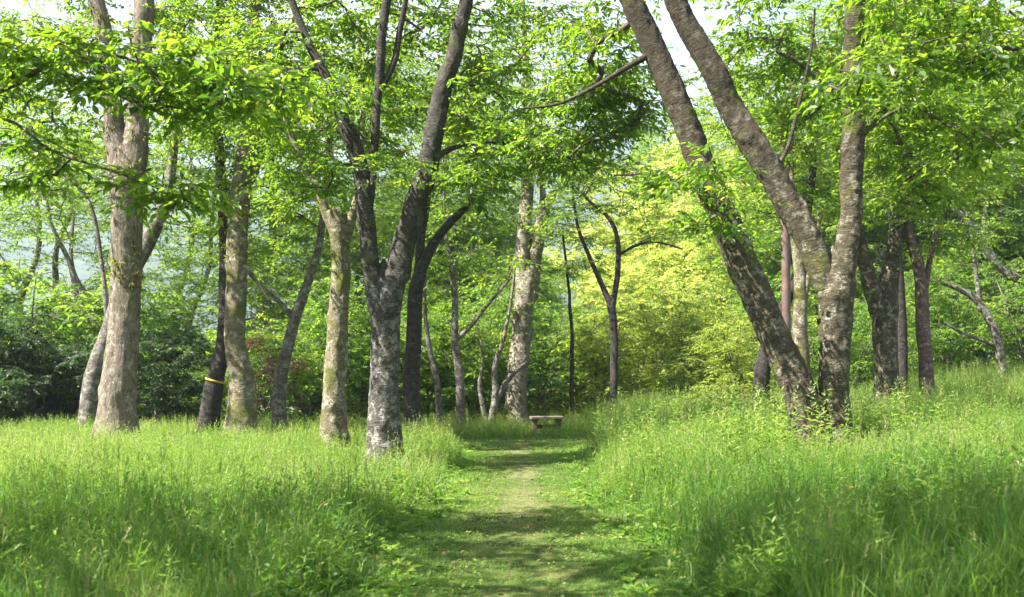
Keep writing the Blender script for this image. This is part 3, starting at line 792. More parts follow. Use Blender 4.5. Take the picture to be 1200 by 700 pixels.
G_SH = "leafy shrubs growing behind the trees"
G_ST = "small trees filling the wood behind"
G_HI = "trees on the rising slope"
SH = [
    ("dark_a", -40, 26, 0.9, 0.4, "dark evergreen shrub cut by the left edge of the picture"),
    ("dark_a", 38, 25.5, 0.74, 2.1, "dark evergreen shrub second from the left edge, shading the ground below it"),
    ("dark_a", 92, 27, 0.68, 3.7, "dark evergreen shrub close left of the tan forked trunk"),
    ("dark_a", 183, 25, 0.66, 5.0, "low dark evergreen shrub close right of the tan forked trunk"),
    ("shrub_b", 30, 28.5, 1.6, 1.2, "sunlit green shrub rising above the dark evergreens at the far left"),
    ("shrub_a", 225, 28, 0.72, 0.2, "small bright shrub behind the yellow-taped dark trunk"),
    ("shrub_b", 300, 30, 1.05, 2.6, "green shrub behind the mossy trunk"),
    ("red", 315, 26.5, 0.85, 0.9, "shrub with reddish young leaves between the mossy trunk and the slender grey tree"),
    ("shrub_b", 358, 28, 1.0, 4.2, "bright shrub between the slender grey tree and the stub-topped trunk"),
    ("shrub_a", 425, 29, 1.1, 1.7, "green shrub between the stub-topped trunk and the grey central tree"),
    ("shrub_a", 505, 30, 0.95, 3.3, "green shrub behind the spindly left-leaning trunk"),
    ("shrub_b", 556, 31, 1.05, 5.6, "pale green shrub behind the twisted two-stemmed tree"),
    ("shrub_a", 640, 32, 1.1, 0.8, "dense shrub right behind the pale sunlit trunk and the bench"),
    ("glow", 700, 31.5, 0.85, 2.9, "mid green shrub around the foot of the dark Y-shaped tree"),
    ("glow", 762, 33, 1.1, 4.9, "yellowish shrub right of the dark Y-shaped tree at the end of the bank"),
    ("glow", 815, 30, 0.85, 0.5, "light shrub below the yellow blossoming crowns"),
    ("glow", 868, 27, 0.7, 2.2, "light shrub left of the leaning dark trunk behind the twin-stemmed tree"),
    ("shrub_b", 1000, 27, 0.85, 3.9, "bright shrub seen between the twin-stemmed tree and the lichened forked trunk"),
    ("shrub_a", 1110, 29, 0.9, 1.1, "green shrub between the smooth brown trunk and the bowed tree"),
    ("shrub_a", 1205, 28, 0.95, 5.2, "green shrub beside the bowed tree at the right edge"),
    ("shrub_a", 265, 35, 1.1, 0.7, "second-row green shrub between the yellow-taped trunk and the mossy trunk"),
    ("shrub_b", 392, 34, 1.2, 2.8, "second-row shrub straight behind the stub-topped trunk"),
    ("shrub_a", 465, 35, 1.2, 4.6, "second-row green shrub straight behind the grey central forked tree"),
    ("shrub_b", 530, 36, 1.25, 0.1, "second-row pale shrub behind the thin brown branching tree"),
    ("shrub_a", 596, 35, 1.2, 1.9, "second-row green shrub behind the foot of the pale sunlit trunk"),
    ("shrub_b", 668, 36, 1.2, 3.5, "second-row pale shrub behind the thinnest dark sapling"),
    ("glow", 740, 37, 1.0, 5.9, "second-row shrub between the dark Y-shaped tree and the yellow crowns"),
    ("glow", 845, 37, 1.1, 1.4, "second-row light shrub left of the leaning stem, at the foot of the slope"),
    ("shrub_a", 940, 34, 1.2, 3.2, "second-row green shrub behind the brown pole"),
    ("shrub_b", 1050, 34, 1.2, 4.4, "second-row light shrub behind the lichened forked trunk"),
    ("shrub_a", 1155, 34, 1.2, 0.9, "second-row green shrub behind the bowed tree's bare limb"),
    ("dark_a", 0, 33, 1.2, 2.6, "second-row dark evergreen at the left edge, behind the others"),
    ("shrub_a", 95, 30, 1.4, 4.0, "tall green shrub right behind the tan forked trunk"),
    ("dark_a", 165, 32, 1.15, 0.9, "second-row dark evergreen at the drop right of the tan forked trunk"),
    ("shrub_b", 230, 36, 1.3, 5.1, "second-row pale shrub at the drop behind the yellow-taped trunk"),
]
for p, px, d, h, rz, lab in SH:
    place(p, "leafy_shrub", "shrub", lab, px, d, h, rz, G_SH)
ST = [
    ("small_a", 205, 42, 0.75, 0.3, "small thin-crowned tree at the drop beyond the tan forked trunk"),
    ("small_b", 330, 40, 0.85, 1.3, "small tree filling the gap above the slender grey tree"),
    ("small_a", 410, 41, 1.05, 2.5, "small tree behind the stub-topped trunk"),
    ("small_b", 480, 44, 1.05, 3.6, "taller small tree behind the grey central forked tree"),
    ("small_a", 555, 40, 1.05, 4.4, "small tree behind the thin brown branching tree"),
    ("small_b", 612, 48, 0.7, 5.5, "small tree behind the pale sunlit trunk"),
    ("small_a", 655, 44, 0.55, 0.9, "small tree behind the thinnest dark sapling"),
    ("small_b", 905, 40, 0.9, 4.0, "small tree behind the gap between leaning stem and pole"),
    ("small_b", 985, 38, 0.95, 0.1, "small bright tree right behind the twin-stemmed tree"),
    ("small_a", 1065, 40, 0.9, 1.9, "small tree behind the lichened forked trunk"),
    ("small_b", 1130, 37, 0.9, 3.1, "small bright tree above the bowed tree's bare limb"),
    ("small_b", 1205, 39, 0.95, 5.1, "small bright tree at the right edge above the slanting trunk"),
    ("small_a", 60, 44, 0.85, 4.7, "small sparse tree beyond the dark evergreens at the far left"),
]
for p, px, d, h, rz, lab in ST:
    place(p, "small_tree", "tree", lab, px, d, h, rz, G_ST)
TA = [
    ("tall_b", 112, 34, 0.8, 3.9, "airy tree directly behind the left limb of the tan forked trunk"),
    ("tall_b", 40, 37, 0.95, 0.2, "tall airy tree filling the sky at the far left, behind the thin bent boughs"),
    ("tall_b", 205, 38, 0.9, 1.8, "tall airy tree between the tan forked trunk and the yellow-taped trunk"),
    ("tall_a", 322, 37, 0.95, 3.0, "tall tree behind the mossy trunk and the slender grey tree"),
    ("tall_b", 428, 40, 1.0, 4.4, "tall tree behind the stub-topped trunk and the grey forked tree"),
    ("tall_a", 520, 38, 0.95, 5.9, "tall tree behind the dark half-hidden trunk"),
    ("tall_b", 585, 52, 1.1, 0.7, "tall tree behind the pale sunlit trunk"),
    ("tall_a", 930, 37, 0.95, 3.3, "tall tree behind the right half of the twin-stemmed tree"),
    ("tall_b", 1030, 38, 0.95, 4.9, "tall tree behind the lichened forked trunk's upright limb"),
    ("tall_a", 1120, 36, 0.95, 0.0, "tall tree behind the smooth brown trunk's leaning top"),
    ("tall_b", 1210, 37, 0.95, 1.2, "tall tree at the upper right corner above the slanting trunk"),
]
for p, px, d, h, rz, lab in TA:
    place(p, "tall_tree", "tree", lab, px, d, h, rz, "tall trees filling the canopy behind")
HI = [
    ("blossom", 768, 44, 0.5, 5.3, "lowest yellow blossoming crown, nearest the end of the right bank"),
    ("blossom", 872, 43, 0.5, 0.9, "low yellow blossoming crown behind the leaning dark trunk"),
    ("blossom", 800, 48, 0.78, 0.4, "nearest and largest yellow blossoming crown, left of the leaning stem"),
    ("blossom", 858, 56, 0.95, 2.4, "yellow blossoming crown half hidden by the far-leaning stem"),
    ("blossom", 735, 62, 0.8, 4.1, "yellow blossoming crown right above the dark Y-shaped tree"),
    ("hill_a", 815, 84, 1.0, 1.0, "green crown on the slope above the yellow blossoming crowns"),
    ("hill_a", 590, 66, 0.85, 5.0, "green crown far behind the pale sunlit trunk"),
    ("hill_a", 935, 58, 1.0, 2.0, "green crown on the slope behind the brown pole"),
    ("hill_a", 1020, 54, 1.0, 4.5, "green crown on the slope behind the lichened forked trunk"),
    ("hill_a", 1100, 52, 1.1, 0.6, "tall green crown on the slope above the smooth brown trunk"),
    ("hill_a", 1190, 50, 1.1, 3.4, "tall green crown on the slope above the bowed tree at the right edge"),
    ("hill_a", 1130, 75, 1.2, 5.8, "highest green crown on the slope at the upper right"),
]
for p, px, d, h, rz, lab in HI:
    place(p, "hillside_tree", "tree", lab, px, d, h, rz, G_HI)


# ------------------------------------------------------------------ ground sheet, far hills
def axis(near, step, far, k):
    a = list(np.arange(-near, near + 1e-6, step)); s = step
    while a[-1] < far:
        s *= k; a.append(a[-1] + s); a.insert(0, a[0] - s)
    return np.array(a)


gx = axis(12, 0.16, 700, 1.13)
gy = axis(18, 0.16, 700, 1.12) + 17
X, Y = np.meshgrid(gx, gy)
Z = gz(X, Y)
pm = 1 - sstep(0.75, 1.15, path_d(X, Y))
worn = pm * (1 - sstep(0.0, 0.5, np.abs(X - path_x(Y)) / np.maximum(path_hw(Y), .3) + 0.5 * (n2(X, Y, 2.3, 8) - 0.5)))
ny, nx = X.shape
i = np.arange(ny - 1)[:, None] * nx + np.arange(nx - 1)[None, :]
q = np.stack([i, i + 1, i + nx + 1, i + nx], 2).reshape(-1, 4)
gm, nt, N, L = mat("mossy_ground")
out = N.new("ShaderNodeOutputMaterial"); b = N.new("ShaderNodeBsdfPrincipled"); b.inputs["Roughness"].default_value = 0.95
b.inputs["Specular IOR Level"].default_value = 0.1
tc = N.new("ShaderNodeTexCoord")


def gn(s, d=6, r=0.6):
    n = N.new("ShaderNodeTexNoise"); n.inputs["Scale"].default_value = s; n.inputs["Detail"].default_value = d; n.inputs["Roughness"].default_value = r
    L.new(tc.outputs["Object"], n.inputs["Vector"]); return n


r1 = ramp(N, [(0.35, (0.030, 0.045, 0.012)), (0.5, (0.055, 0.085, 0.018)), (0.62, (0.10, 0.105, 0.035))])
L.new(gn(1.8).outputs[0], r1.inputs[0])
r2 = ramp(N, [(0.32, (0.085, 0.075, 0.042)), (0.5, (0.19, 0.17, 0.09)), (0.68, (0.31, 0.275, 0.16))])
L.new(gn(14, 7, 0.7).outputs[0], r2.inputs[0])
aw = N.new("ShaderNodeAttribute"); aw.attribute_name = "worn"
wn = N.new("ShaderNodeMath"); wn.operation = "MULTIPLY_ADD"; wn.inputs[1].default_value = 1.0
nz = gn(6, 5, 0.7); sh = N.new("ShaderNodeMath"); sh.operation = "MULTIPLY_ADD"; sh.inputs[1].default_value = 1.4; sh.inputs[2].default_value = -0.7
L.new(nz.outputs[0], sh.inputs[0]); L.new(aw.outputs["Fac"], wn.inputs[0]); L.new(sh.outputs[0], wn.inputs[2])
mr = N.new("ShaderNodeMapRange"); mr.inputs[1].default_value = 0.40; mr.inputs[2].default_value = 1.1; L.new(wn.outputs[0], mr.inputs[0])
mx = N.new("ShaderNodeMix"); mx.data_type = "RGBA"
L.new(mr.outputs[0], mx.inputs[0]); L.new(r1.outputs[0], mx.inputs[6]); L.new(r2.outputs[0], mx.inputs[7]); L.new(mx.outputs[2], b.inputs["Base Color"])
bp = N.new("ShaderNodeBump"); bp.inputs["Strength"].default_value = 0.7; bp.inputs["Distance"].default_value = 0.03
L.new(gn(22, 6, 0.7).outputs[0], bp.inputs["Height"]); L.new(bp.outputs[0], b.inputs["Normal"]); L.new(b.outputs[0], out.inputs[0])
worn = worn * 0.88 * (0.25 + 0.55 * sstep(8, 12, Y))
me = new_mesh("ground", np.stack([X.ravel(), Y.ravel(), Z.ravel()], 1), [q], {"worn": ("FLOAT", worn.ravel())}, [gm], smooth=True)
link("ground", me, kind="structure")

# far wooded ridge across the valley
hx = np.linspace(-1900, 1600, 240); hy = np.linspace(800, 1500, 60)
HX, HYY = np.meshgrid(hx, hy)
prof = np.interp(HX, [-1900, -900, -500, -180, 100, 400, 700, 1600], [260, 255, 245, 270, 330, 285, 235, 200])
HZ = prof * np.sin(np.clip((HYY - 800) / 700, 0, 1) * math.pi / 2) ** 0.8 * (0.85 + 0.3 * n2(HX, HYY, 0.004, 5)) - 22 + 22 * n2(HX, HYY, 0.02, 6)
ny, nx = HX.shape
i = np.arange(ny - 1)[:, None] * nx + np.arange(nx - 1)[None, :]
q = np.stack([i, i + 1, i + nx + 1, i + nx], 2).reshape(-1, 4)
hm, nt, N, L = mat("wooded_ridge")
out = N.new("ShaderNodeOutputMaterial"); b = N.new("ShaderNodeBsdfPrincipled"); b.inputs["Roughness"].default_value = 1.0
n = N.new("ShaderNodeTexNoise"); n.inputs["Scale"].default_value = 0.03; n.inputs["Detail"].default_value = 8
tc = N.new("ShaderNodeTexCoord"); L.new(tc.outputs["Object"], n.inputs["Vector"])
r = ramp(N, [(0.35, (0.012, 0.026, 0.012)), (0.65, (0.035, 0.055, 0.02))]); L.new(n.outputs[0], r.inputs[0]); L.new(r.outputs[0], b.inputs["Base Color"]); L.new(b.outputs[0], out.inputs[0])
HILLS = link("hills", new_mesh("hills", np.stack([HX.ravel(), HYY.ravel(), HZ.ravel()], 1), [q], None, [hm], smooth=True), kind="structure")


# ------------------------------------------------------------------ meadow: blades, leafy weeds, seed heads, mown turf
def scatter(y0, y1, dens, margin=1.2, xl=None, xr=None):
    a = 0.475
    area_w = 2 * (a * y1 + margin)
    n = int(dens * area_w * (y1 - y0))
    y = rng.uniform(y0, y1, n); x = rng.uniform(-area_w / 2, area_w / 2, n)
    k = np.abs(x) < a * y + margin
    return x[k], y[k]


def tall(x, y):
    """standing height of the meadow, 0 on the mown path"""
    d = path_d(x, y)
    h = 0.38 + 0.20 * (n2(x, y, 0.6, 21) - 0.5) + 0.26 * (n2(x, y, 1.7, 22) - 0.5) + 0.34 * (n2(x, y, 4.3, 25) - 0.5)
    h = h + 0.08 * sstep(1.5, 5, x) * sstep(9, 14, y)
    h = h * (0.30 + 0.85 * sstep(1.0, 1.5, d) - 0.15 * sstep(1.6, 3.0, d))
    h = h * (1 - 0.5 * np.exp(-((x - 0.85) / 0.55) ** 4 - ((y - 25.2) / 1.3) ** 4))
    h = h * (1 - 0.3 * sstep(12, 20, y) * sstep(0, 3, -x))
    for bx_, by_, s_, w_ in ((3.7, 12.7, 0.62, 1.4), (-7.2, 19.0, 0.5, 1.5), (-1.85, 15.6, 0.6, 0.9), (-3.2, 18.7, 0.55, 1.0), (-5.3, 20.7, 0.5, 1.1), (0.1, 28.5, 0.5, 1.4)):
        h = h * (1 - s_ * np.exp(-((x - bx_) ** 2 + (y - by_) ** 2) / w_ ** 2))
    return np.where(d < 1.0, 0, h)


GV, GQ, GT, GA, gn_ = [], [], [], [], 0


def blades(x, y, h, w, bend, tint, segs=3, lift=0.0):
    global gn_
    n = len(x)
    if n == 0:
        return
    z = gz(x, y) - 0.01 + lift
    p = np.stack([x, y, z], 1)
    az = rng.uniform(0, 2 * math.pi, n)
    d = np.stack([np.cos(az), np.sin(az), np.zeros(n)], 1)
    tw = az + math.pi / 2 + rng.normal(0, 0.6, n)
    s = np.stack([np.cos(tw), np.sin(tw), np.zeros(n)], 1)
    ts = (0, 0.4, 0.75) if segs == 3 else (0, 0.55)
    ws = (0.8, 1.0, 0.62) if segs == 3 else (1.0, 0.7)
    rows = []
    for t, wk in zip(ts, ws):
        c = p + np.array([0, 0, 1.0]) * (h * (t - 0.32 * bend * t * t))[:, None] + d * (h * bend * t * t * 0.75)[:, None]
        rows += [c - s * (w * wk * 0.5)[:, None], c + s * (w * wk * 0.5)[:, None]]
    rows.append(p + np.array([0, 0, 1.0]) * (h * (1 - 0.42 * bend))[:, None] + d * (h * bend * 0.8)[:, None])
    V = np.stack(rows, 1); k = V.shape[1]
    b = np.arange(n)[:, None] * k + gn_
    for i in range(len(ts) - 1):
        GQ.append(b + np.array([[2 * i, 2 * i + 1, 2 * i + 3, 2 * i + 2]]))
    GT.append(b + np.array([[k - 3, k - 2, k - 1]]))
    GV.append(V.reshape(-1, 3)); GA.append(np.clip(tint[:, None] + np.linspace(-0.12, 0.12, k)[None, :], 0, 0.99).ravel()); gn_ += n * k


for y0, y1, dens, wd, sg in ((5.2, 8, 2000, 0.0045, 3), (8, 11, 1200, 0.005, 3), (11, 16, 560, 0.006, 3), (16, 22, 300, 0.008, 2), (22, 34, 170, 0.012, 2)):
    x, y = scatter(y0, y1, dens)
    h = tall(x, y); k = (h > 0.03) & ~((x < -4) & (y > 27))
    x, y, h = x[k], y[k], h[k]
    n = len(x)
    h = h * rng.uniform(0.35, 1.3, n)
    tint = 0.37 + 0.19 * sstep(8.5, 13, y) + 0.5 * (n2(x, y, 0.5, 23) - 0.5) + 0.5 * (n2(x, y, 2.1, 24) - 0.5) + rng.normal(0, 0.14, n)  # sunlit tone of the meadow past the foreground is painted into the tint
    tint = np.clip(tint, 0, 0.9); tint = np.where(rng.random(n) < 0.02, rng.uniform(0.9, 1, n), tint)
    bend = np.clip(rng.gamma(2.2, 0.30, n), 0.05, 1.6)
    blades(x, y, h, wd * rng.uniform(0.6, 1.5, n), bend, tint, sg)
# scattered broad arching blades
for y0, y1, dens, wd in ((5.4, 10, 120, 0.011), (10, 20, 60, 0.013)):
    x, y = scatter(y0, y1, dens)
    h = tall(x, y); k = (h > 0.1) & (n2(x, y, 0.9, 27) > 0.45); x, y, h = x[k], y[k], h[k]; n = len(x)
    blades(x, y, h * rng.uniform(0.8, 1.45, n), wd * rng.uniform(0.7, 1.4, n), np.clip(rng.gamma(3, 0.33, n), 0.2, 1.7), np.clip(0.35 + rng.normal(0, 0.15, n), 0.05, 0.8), 3)
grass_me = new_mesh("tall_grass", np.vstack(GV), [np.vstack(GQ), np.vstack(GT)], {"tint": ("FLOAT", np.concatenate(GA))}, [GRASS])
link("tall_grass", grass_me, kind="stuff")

# mown turf on the path and its edges
GV, GQ, GT, GA, gn_ = [], [], [], [], 0
for y0, y1, dens, wd in ((5.6, 9, 8500, 0.0038), (9, 14, 5200, 0.005), (14, 25.5, 2400, 0.008)):
    n = int(dens * (y1 - y0) * 3.2)
    y = rng.uniform(y0, y1, n); x = path_x(y) + rng.uniform(-1.6, 1.6, n)
    d = path_d(x, y)
    c = np.abs(x - path_x(y)) / np.maximum(path_hw(y), .3) + 0.7 * (n2(x, y, 2.3, 8) - 0.5)
    k = (d < 1.25) & (rng.random(n) < 0.45 + 0.6 * sstep(0.1, 0.6, c))
    x, y, d, c = x[k], y[k], d[k], c[k]; n = len(x)
    h = rng.uniform(0.02, 0.065, n) * (0.7 + 0.5 * sstep(0.3, 1.1, c)) * (0.6 + 0.9 * n2(x, y, 3.1, 41))
    tint = np.clip(0.50 + 0.6 * (n2(x, y, 0.9, 42) - 0.5) + rng.normal(0, 0.15, n), 0.05, 0.92)
    tint = np.where(rng.random(n) < 0.03 + 0.16 * (1 - sstep(0.1, 0.7, c)), rng.uniform(0.92, 1, n), tint)
    blades(x, y, h, wd * rng.uniform(0.7, 1.4, n), rng.uniform(0.2, 1.5, n), tint, 2)
me = new_mesh("mown_grass", np.vstack(GV), [np.vstack(GQ), np.vstack(GT)], {"tint": ("FLOAT", np.concatenate(GA))}, [GRASS])
link("mown_grass", me, kind="stuff")

# leafy weeds: upright stems closely set with narrow leaves
LV, LQ, LA, ln_ = [], [], [], 0


def add_leaves(p, a, n, l, w, tint, near):
    global ln_
    V, q, k = leaf_geo(p, a, n, l, w, near)
    LV.append(V); LQ.append(q + ln_); LA.append(np.repeat(tint, k)); ln_ += len(V)


def weeds(x, y, h, nl, ll, wr, tint, droop=0.1, near=False, up=0.5):
    n = len(x)
    if n == 0:
        return
    z = gz(x, y)
    lean = rng.normal(0, 0.12, (n, 2))
    t = np.linspace(0.12, 1.0, nl)[None, :].repeat(n, 0) + rng.normal(0, 0.02, (n, nl))
    p = np.stack([x[:, None] + lean[:, :1] * h[:, None] * t ** 1.6, y[:, None] + lean[:, 1:] * h[:, None] * t ** 1.6, z[:, None] + h[:, None] * t], 2)
    th = np.arange(nl)[None, :] * 2.4 + rng.uniform(0, 6.28, (n, 1)) + rng.normal(0, 0.3, (n, nl))
    e = up + 0.7 * np.clip(t - 0.7, 0, 1) / 0.3 + rng.normal(0, 0.25, (n, nl))
    a = np.stack([np.cos(th) * np.cos(e), np.sin(th) * np.cos(e), np.sin(e)], 2)
    nn = np.stack([-np.cos(th) * np.sin(e), -np.sin(th) * np.sin(e), np.cos(e)], 2) + rng.normal(0, 0.3, (n, nl, 3))
    l = ll[:, None] * (1.05 - 0.62 * np.clip(t, 0, 1) ** 2) * rng.uniform(0.7, 1.2, (n, nl))
    tt = np.clip(tint[:, None] + 0.28 * (t - 0.6) + rng.normal(0, 0.07, (n, nl)), 0, 0.92)
    add_leaves(p.reshape(-1, 3), unit(a.reshape(-1, 3)), unit(nn.reshape(-1, 3)), l.ravel(), (l * wr).ravel(), tt.ravel(), near)
    # stem
    top = p[:, -1]; base = np.stack([x, y, z], 1)
    s = np.stack([np.cos(th[:, 0]), np.sin(th[:, 0]), np.zeros(n)], 1)
    ax = unit(top - base)
    add_leaves(base, ax, s, np.linalg.norm(top - base, axis=1), np.full(n, 0.006), tint * 0.8, False)


for y0, y1, dens, nl, lsz in ((6.0, 10, 60, 30, 0.06), (10, 16, 110, 28, 0.062), (16, 24, 80, 22, 0.075), (24, 34, 40, 18, 0.09), (34, 48, 7, 18, 0.16)):
    x, y = scatter(y0, y1, dens)
    h = tall(x, y)
    patch = n2(x, y, 0.45, 51) + 0.25 * sstep(10, 13, y) + 0.22 * sstep(1.2, 3, x) * sstep(10, 12, y)
    k = (h > 0.22) & (rng.random(len(x)) < sstep(0.35, 0.75, patch)) & ~((x < -4) & (y > 27))
    x, y, h = x[k], y[k], h[k]; n = len(x)
    weeds(x, y, h * rng.uniform(0.6, 1.35, n) + 0.06, nl, lsz * rng.uniform(0.75, 1.3, n), 0.2, np.clip(0.49 + 0.18 * sstep(8.5, 13, y) + 0.5 * (n2(x, y, 0.8, 52) - 0.5) + rng.normal(0, 0.08, n), 0.05, 0.9))  # weeds past the foreground carry the same painted sunlit tone
# taller broad-leaved shoots on the right bank and along its edge
n = 800
y = rng.uniform(11.5, 24, n); x = path_x(y) + 1.3 + rng.gamma(1.5, 1.6, n)
k = (np.abs(x) < 0.5 * y) & (n2(x, y, 0.7, 55) > 0.42); x, y = x[k], y[k]; n = len(x)
weeds(x, y, rng.uniform(0.4, 0.95, n), 22, rng.uniform(0.08, 0.15, n), 0.26, rng.uniform(0.45, 0.85, n), near=True, up=0.35)
# patches of broader-leaved herbs low in the sward
n = 3800
y = 5.8 + 15 * rng.random(n); x = rng.uniform(-1, 1, n) * (0.47 * y + 0.5)
h = tall(x, y); k = (h > 0.2) & (n2(x, y, 0.55, 58) > 0.56); x, y, h = x[k], y[k], h[k]; n = len(x)
weeds(x, y, h * rng.uniform(0.7, 1.2, n), 16, rng.uniform(0.07, 0.12, n), 0.34, np.clip(0.42 + rng.normal(0, 0.12, n), 0.1, 0.8), near=True, up=0.25)
# low broad leaves at the path edge and scattered in the sward
n = 7000
y = rng.uniform(6, 22, n); x = rng.uniform(-1, 1, n) * (0.47 * y + 0.5)
d = path_d(x, y); k = (d > 0.75) & (rng.random(n) < 0.25 + 0.75 * (d < 1.6)); x, y = x[k], y[k]; n = len(x)
hh = np.maximum(tall(x, y) * 0.75, 0.05) * rng.uniform(0.5, 1.1, n)
weeds(x, y, hh, 7, rng.uniform(0.06, 0.15, n), 0.36, rng.uniform(0.3, 0.75, n), near=True, up=0.2)
# clover-like leaflets low in the mown turf
n = 9000
y = 5.8 + 18 * rng.random(n) ** 1.5; x = path_x(y) + rng.normal(0, 0.75, n)
k = (path_d(x, y) < 1.2) & (n2(x, y, 1.6, 44) > 0.45) & (np.abs(x - path_x(y)) > 0.22); x, y = x[k], y[k]; n = len(x)
th = rng.uniform(0, 6.28, n); e = rng.normal(0.2, 0.3, n)
l = rng.uniform(0.015, 0.04, n)
add_leaves(np.stack([x, y, gz(x, y) + rng.uniform(0.005, 0.03, n)], 1), np.stack([np.cos(th) * np.cos(e), np.sin(th) * np.cos(e), np.sin(e)], 1),
           unit(np.stack([0 * x, 0 * x, 1 + 0 * x], 1) + rng.normal(0, 0.25, (n, 3))), l, l * 0.75, rng.uniform(0.35, 0.9, n), True)
me = new_mesh("leafy_weeds", np.vstack(LV), [np.vstack(LQ[i:i + 1]) for i in range(len(LQ))], {"tint": ("FLOAT", np.concatenate(LA))}, [GRASS])
link("leafy_weeds", me, kind="stuff")

# seed heads: thin arching stalks ending in a slim feathery spike
LV, LQ, LA, ln_ = [], [], [], 0
GV, GQ, GT, GA, gn_ = [], [], [], [], 0
for y0, y1, dens in ((5.6, 9, 30), (9, 14, 36), (14, 30, 28)):
    x, y = scatter(y0, y1, dens)
    h = tall(x, y); k = (h > 0.2) & ~((x < -4) & (y > 27)); x, y, h = x[k], y[k], h[k]; n = len(x)
    h = h * rng.uniform(1.05, 1.5, n)
    az = rng.uniform(0, 6.28, n); bend = rng.gamma(2, 0.16, n)
    d = np.stack([np.cos(az), np.sin(az), np.zeros(n)], 1)
    base = np.stack([x, y, gz(x, y)], 1)
    m = 20
    hl = rng.uniform(0.14, 0.3, n)

    def pos(t):
        return base + np.array([0, 0, 1.0]) * (h * (t - 0.35 * bend * t ** 3))[:, None] + d * (h * bend * 0.7 * t ** 3)[:, None]
    prev = pos(np.zeros(n))
    tint = np.clip(0.62 + rng.normal(0, 0.13, n), 0.2, 0.97)
    for t0, t1 in ((0, 0.5), (0.5, 0.8), (0.8, 1.0)):
        a, c = pos(np.full(n, t0)), pos(np.full(n, t1))
        add_leaves(a, unit(c - a), d + 0.01, np.linalg.norm(c - a, axis=1) * 1.04, np.full(n, 0.0042), tint * 0.8, False)
    for j in range(m):
        t = 1 - hl * (j / m)
        a = pos(t); tg = unit(pos(t + 0.01) - a)
        th = j * 2.4 + az
        o = np.stack([np.cos(th), np.sin(th), 0 * th], 1)
        ax = unit(tg + o * rng.uniform(0.3, 0.8, (n, 1)))
        l = rng.uniform(0.011, 0.022, n)
        add_leaves(a, ax, unit(np.cross(ax, o) + rng.normal(0, .3, (n, 3))), l, l * 0.35, np.clip(tint + 0.18, 0, 0.97), False)
me = new_mesh("seed_heads", np.vstack(LV), [np.vstack(LQ)], {"tint": ("FLOAT", np.concatenate(LA))}, [GRASS])
link("seeding_grass", me, kind="stuff")

# dry fallen leaves and bits of twig on the mown path and its edges
n = 420
y = 5.8 + 18.5 * rng.random(n) ** 1.4; x = path_x(y) + rng.normal(0, 0.75, n)
k = path_d(x, y) < 1.25; x, y = x[k], y[k]; n = len(x)
th = rng.uniform(0, 6.28, n)
l = rng.uniform(0.03, 0.075, n)
V, q, k6 = leaf_geo(np.stack([x, y, gz(x, y) + rng.uniform(0.012, 0.035, n)], 1), unit(np.stack([np.cos(th), np.sin(th), rng.normal(0, 0.2, n)], 1)),
                    unit(np.stack([0 * x, 0 * x, 1 + 0 * x], 1) + rng.normal(0, 0.35, (n, 3))), l, l * rng.uniform(0.15, 0.55, n), True)
DRY = leaf_mat("dry_leaf", [(0, (0.06, 0.038, 0.02)), (0.6, (0.17, 0.11, 0.055)), (1, (0.30, 0.23, 0.12))], [(0, (0.08, 0.04, 0.02)), (1, (0.3, 0.2, 0.08))], fac=0.2, rough=0.7, spec=0.2)
me = new_mesh("fallen_leaves", V, [q], {"tint": ("FLOAT", np.repeat(rng.random(n), k6))}, [DRY])
link("fallen_leaves", me, kind="stuff")


# ------------------------------------------------------------------ valley air
hz = bpy.data.materials.new("valley_air"); hz.use_nodes = True; nt = hz.node_tree; nt.nodes.clear()
pv = nt.nodes.new("ShaderNodeVolumePrincipled"); pv.inputs["Color"].default_value = (0.66, 0.80, 1.0, 1)
pv.inputs["Density"].default_value = 0.00036; pv.inputs["Anisotropy"].default_value = 0.0
oo = nt.nodes.new("ShaderNodeOutputMaterial"); nt.links.new(pv.outputs[0], oo.inputs["Volume"])
bx0, bx1, by0, by1, bz0, bz1 = -2100, 1800, -900, 1700, -75, 370
V = np.array([[x, y, z] for x in (bx0, bx1) for y in (by0, by1) for z in (bz0, bz1)], float)
Q = np.array([[0, 1, 3, 2], [4, 6, 7, 5], [0, 4, 5, 1], [2, 3, 7, 6], [0, 2, 6, 4], [1, 5, 7, 3]])
hzo = link("haze", new_mesh("haze", V, [Q], None, [hz]), kind="stuff")


# ------------------------------------------------------------------ bench, pole
def wood(name, c0, c1):
    m, nt, N, L = mat(name)
    out = N.new("ShaderNodeOutputMaterial"); b = N.new("ShaderNodeBsdfPrincipled"); b.inputs["Roughness"].default_value = 0.75
    tc = N.new("ShaderNodeTexCoord"); mp = N.new("ShaderNodeMapping"); mp.inputs["Scale"].default_value = (2, 18, 18)
    n = N.new("ShaderNodeTexNoise"); n.inputs["Scale"].default_value = 3; n.inputs["Detail"].default_value = 8; n.inputs["Distortion"].default_value = 0.8
    L.new(tc.outputs["Object"], mp.inputs[0]); L.new(mp.outputs[0], n.inputs["Vector"])
    r = ramp(N, [(0.35, c0), (0.65, c1)]); L.new(n.outputs[0], r.inputs[0]); L.new(r.outputs[0], b.inputs["Base Color"])
    bp = N.new("ShaderNodeBump"); bp.inputs["Strength"].default_value = 0.4; bp.inputs["Distance"].default_value = 0.01
    L.new(n.outputs[0], bp.inputs["Height"]); L.new(bp.outputs[0], b.inputs["Normal"]); L.new(b.outputs[0], out.inputs[0])
    return m


import bmesh


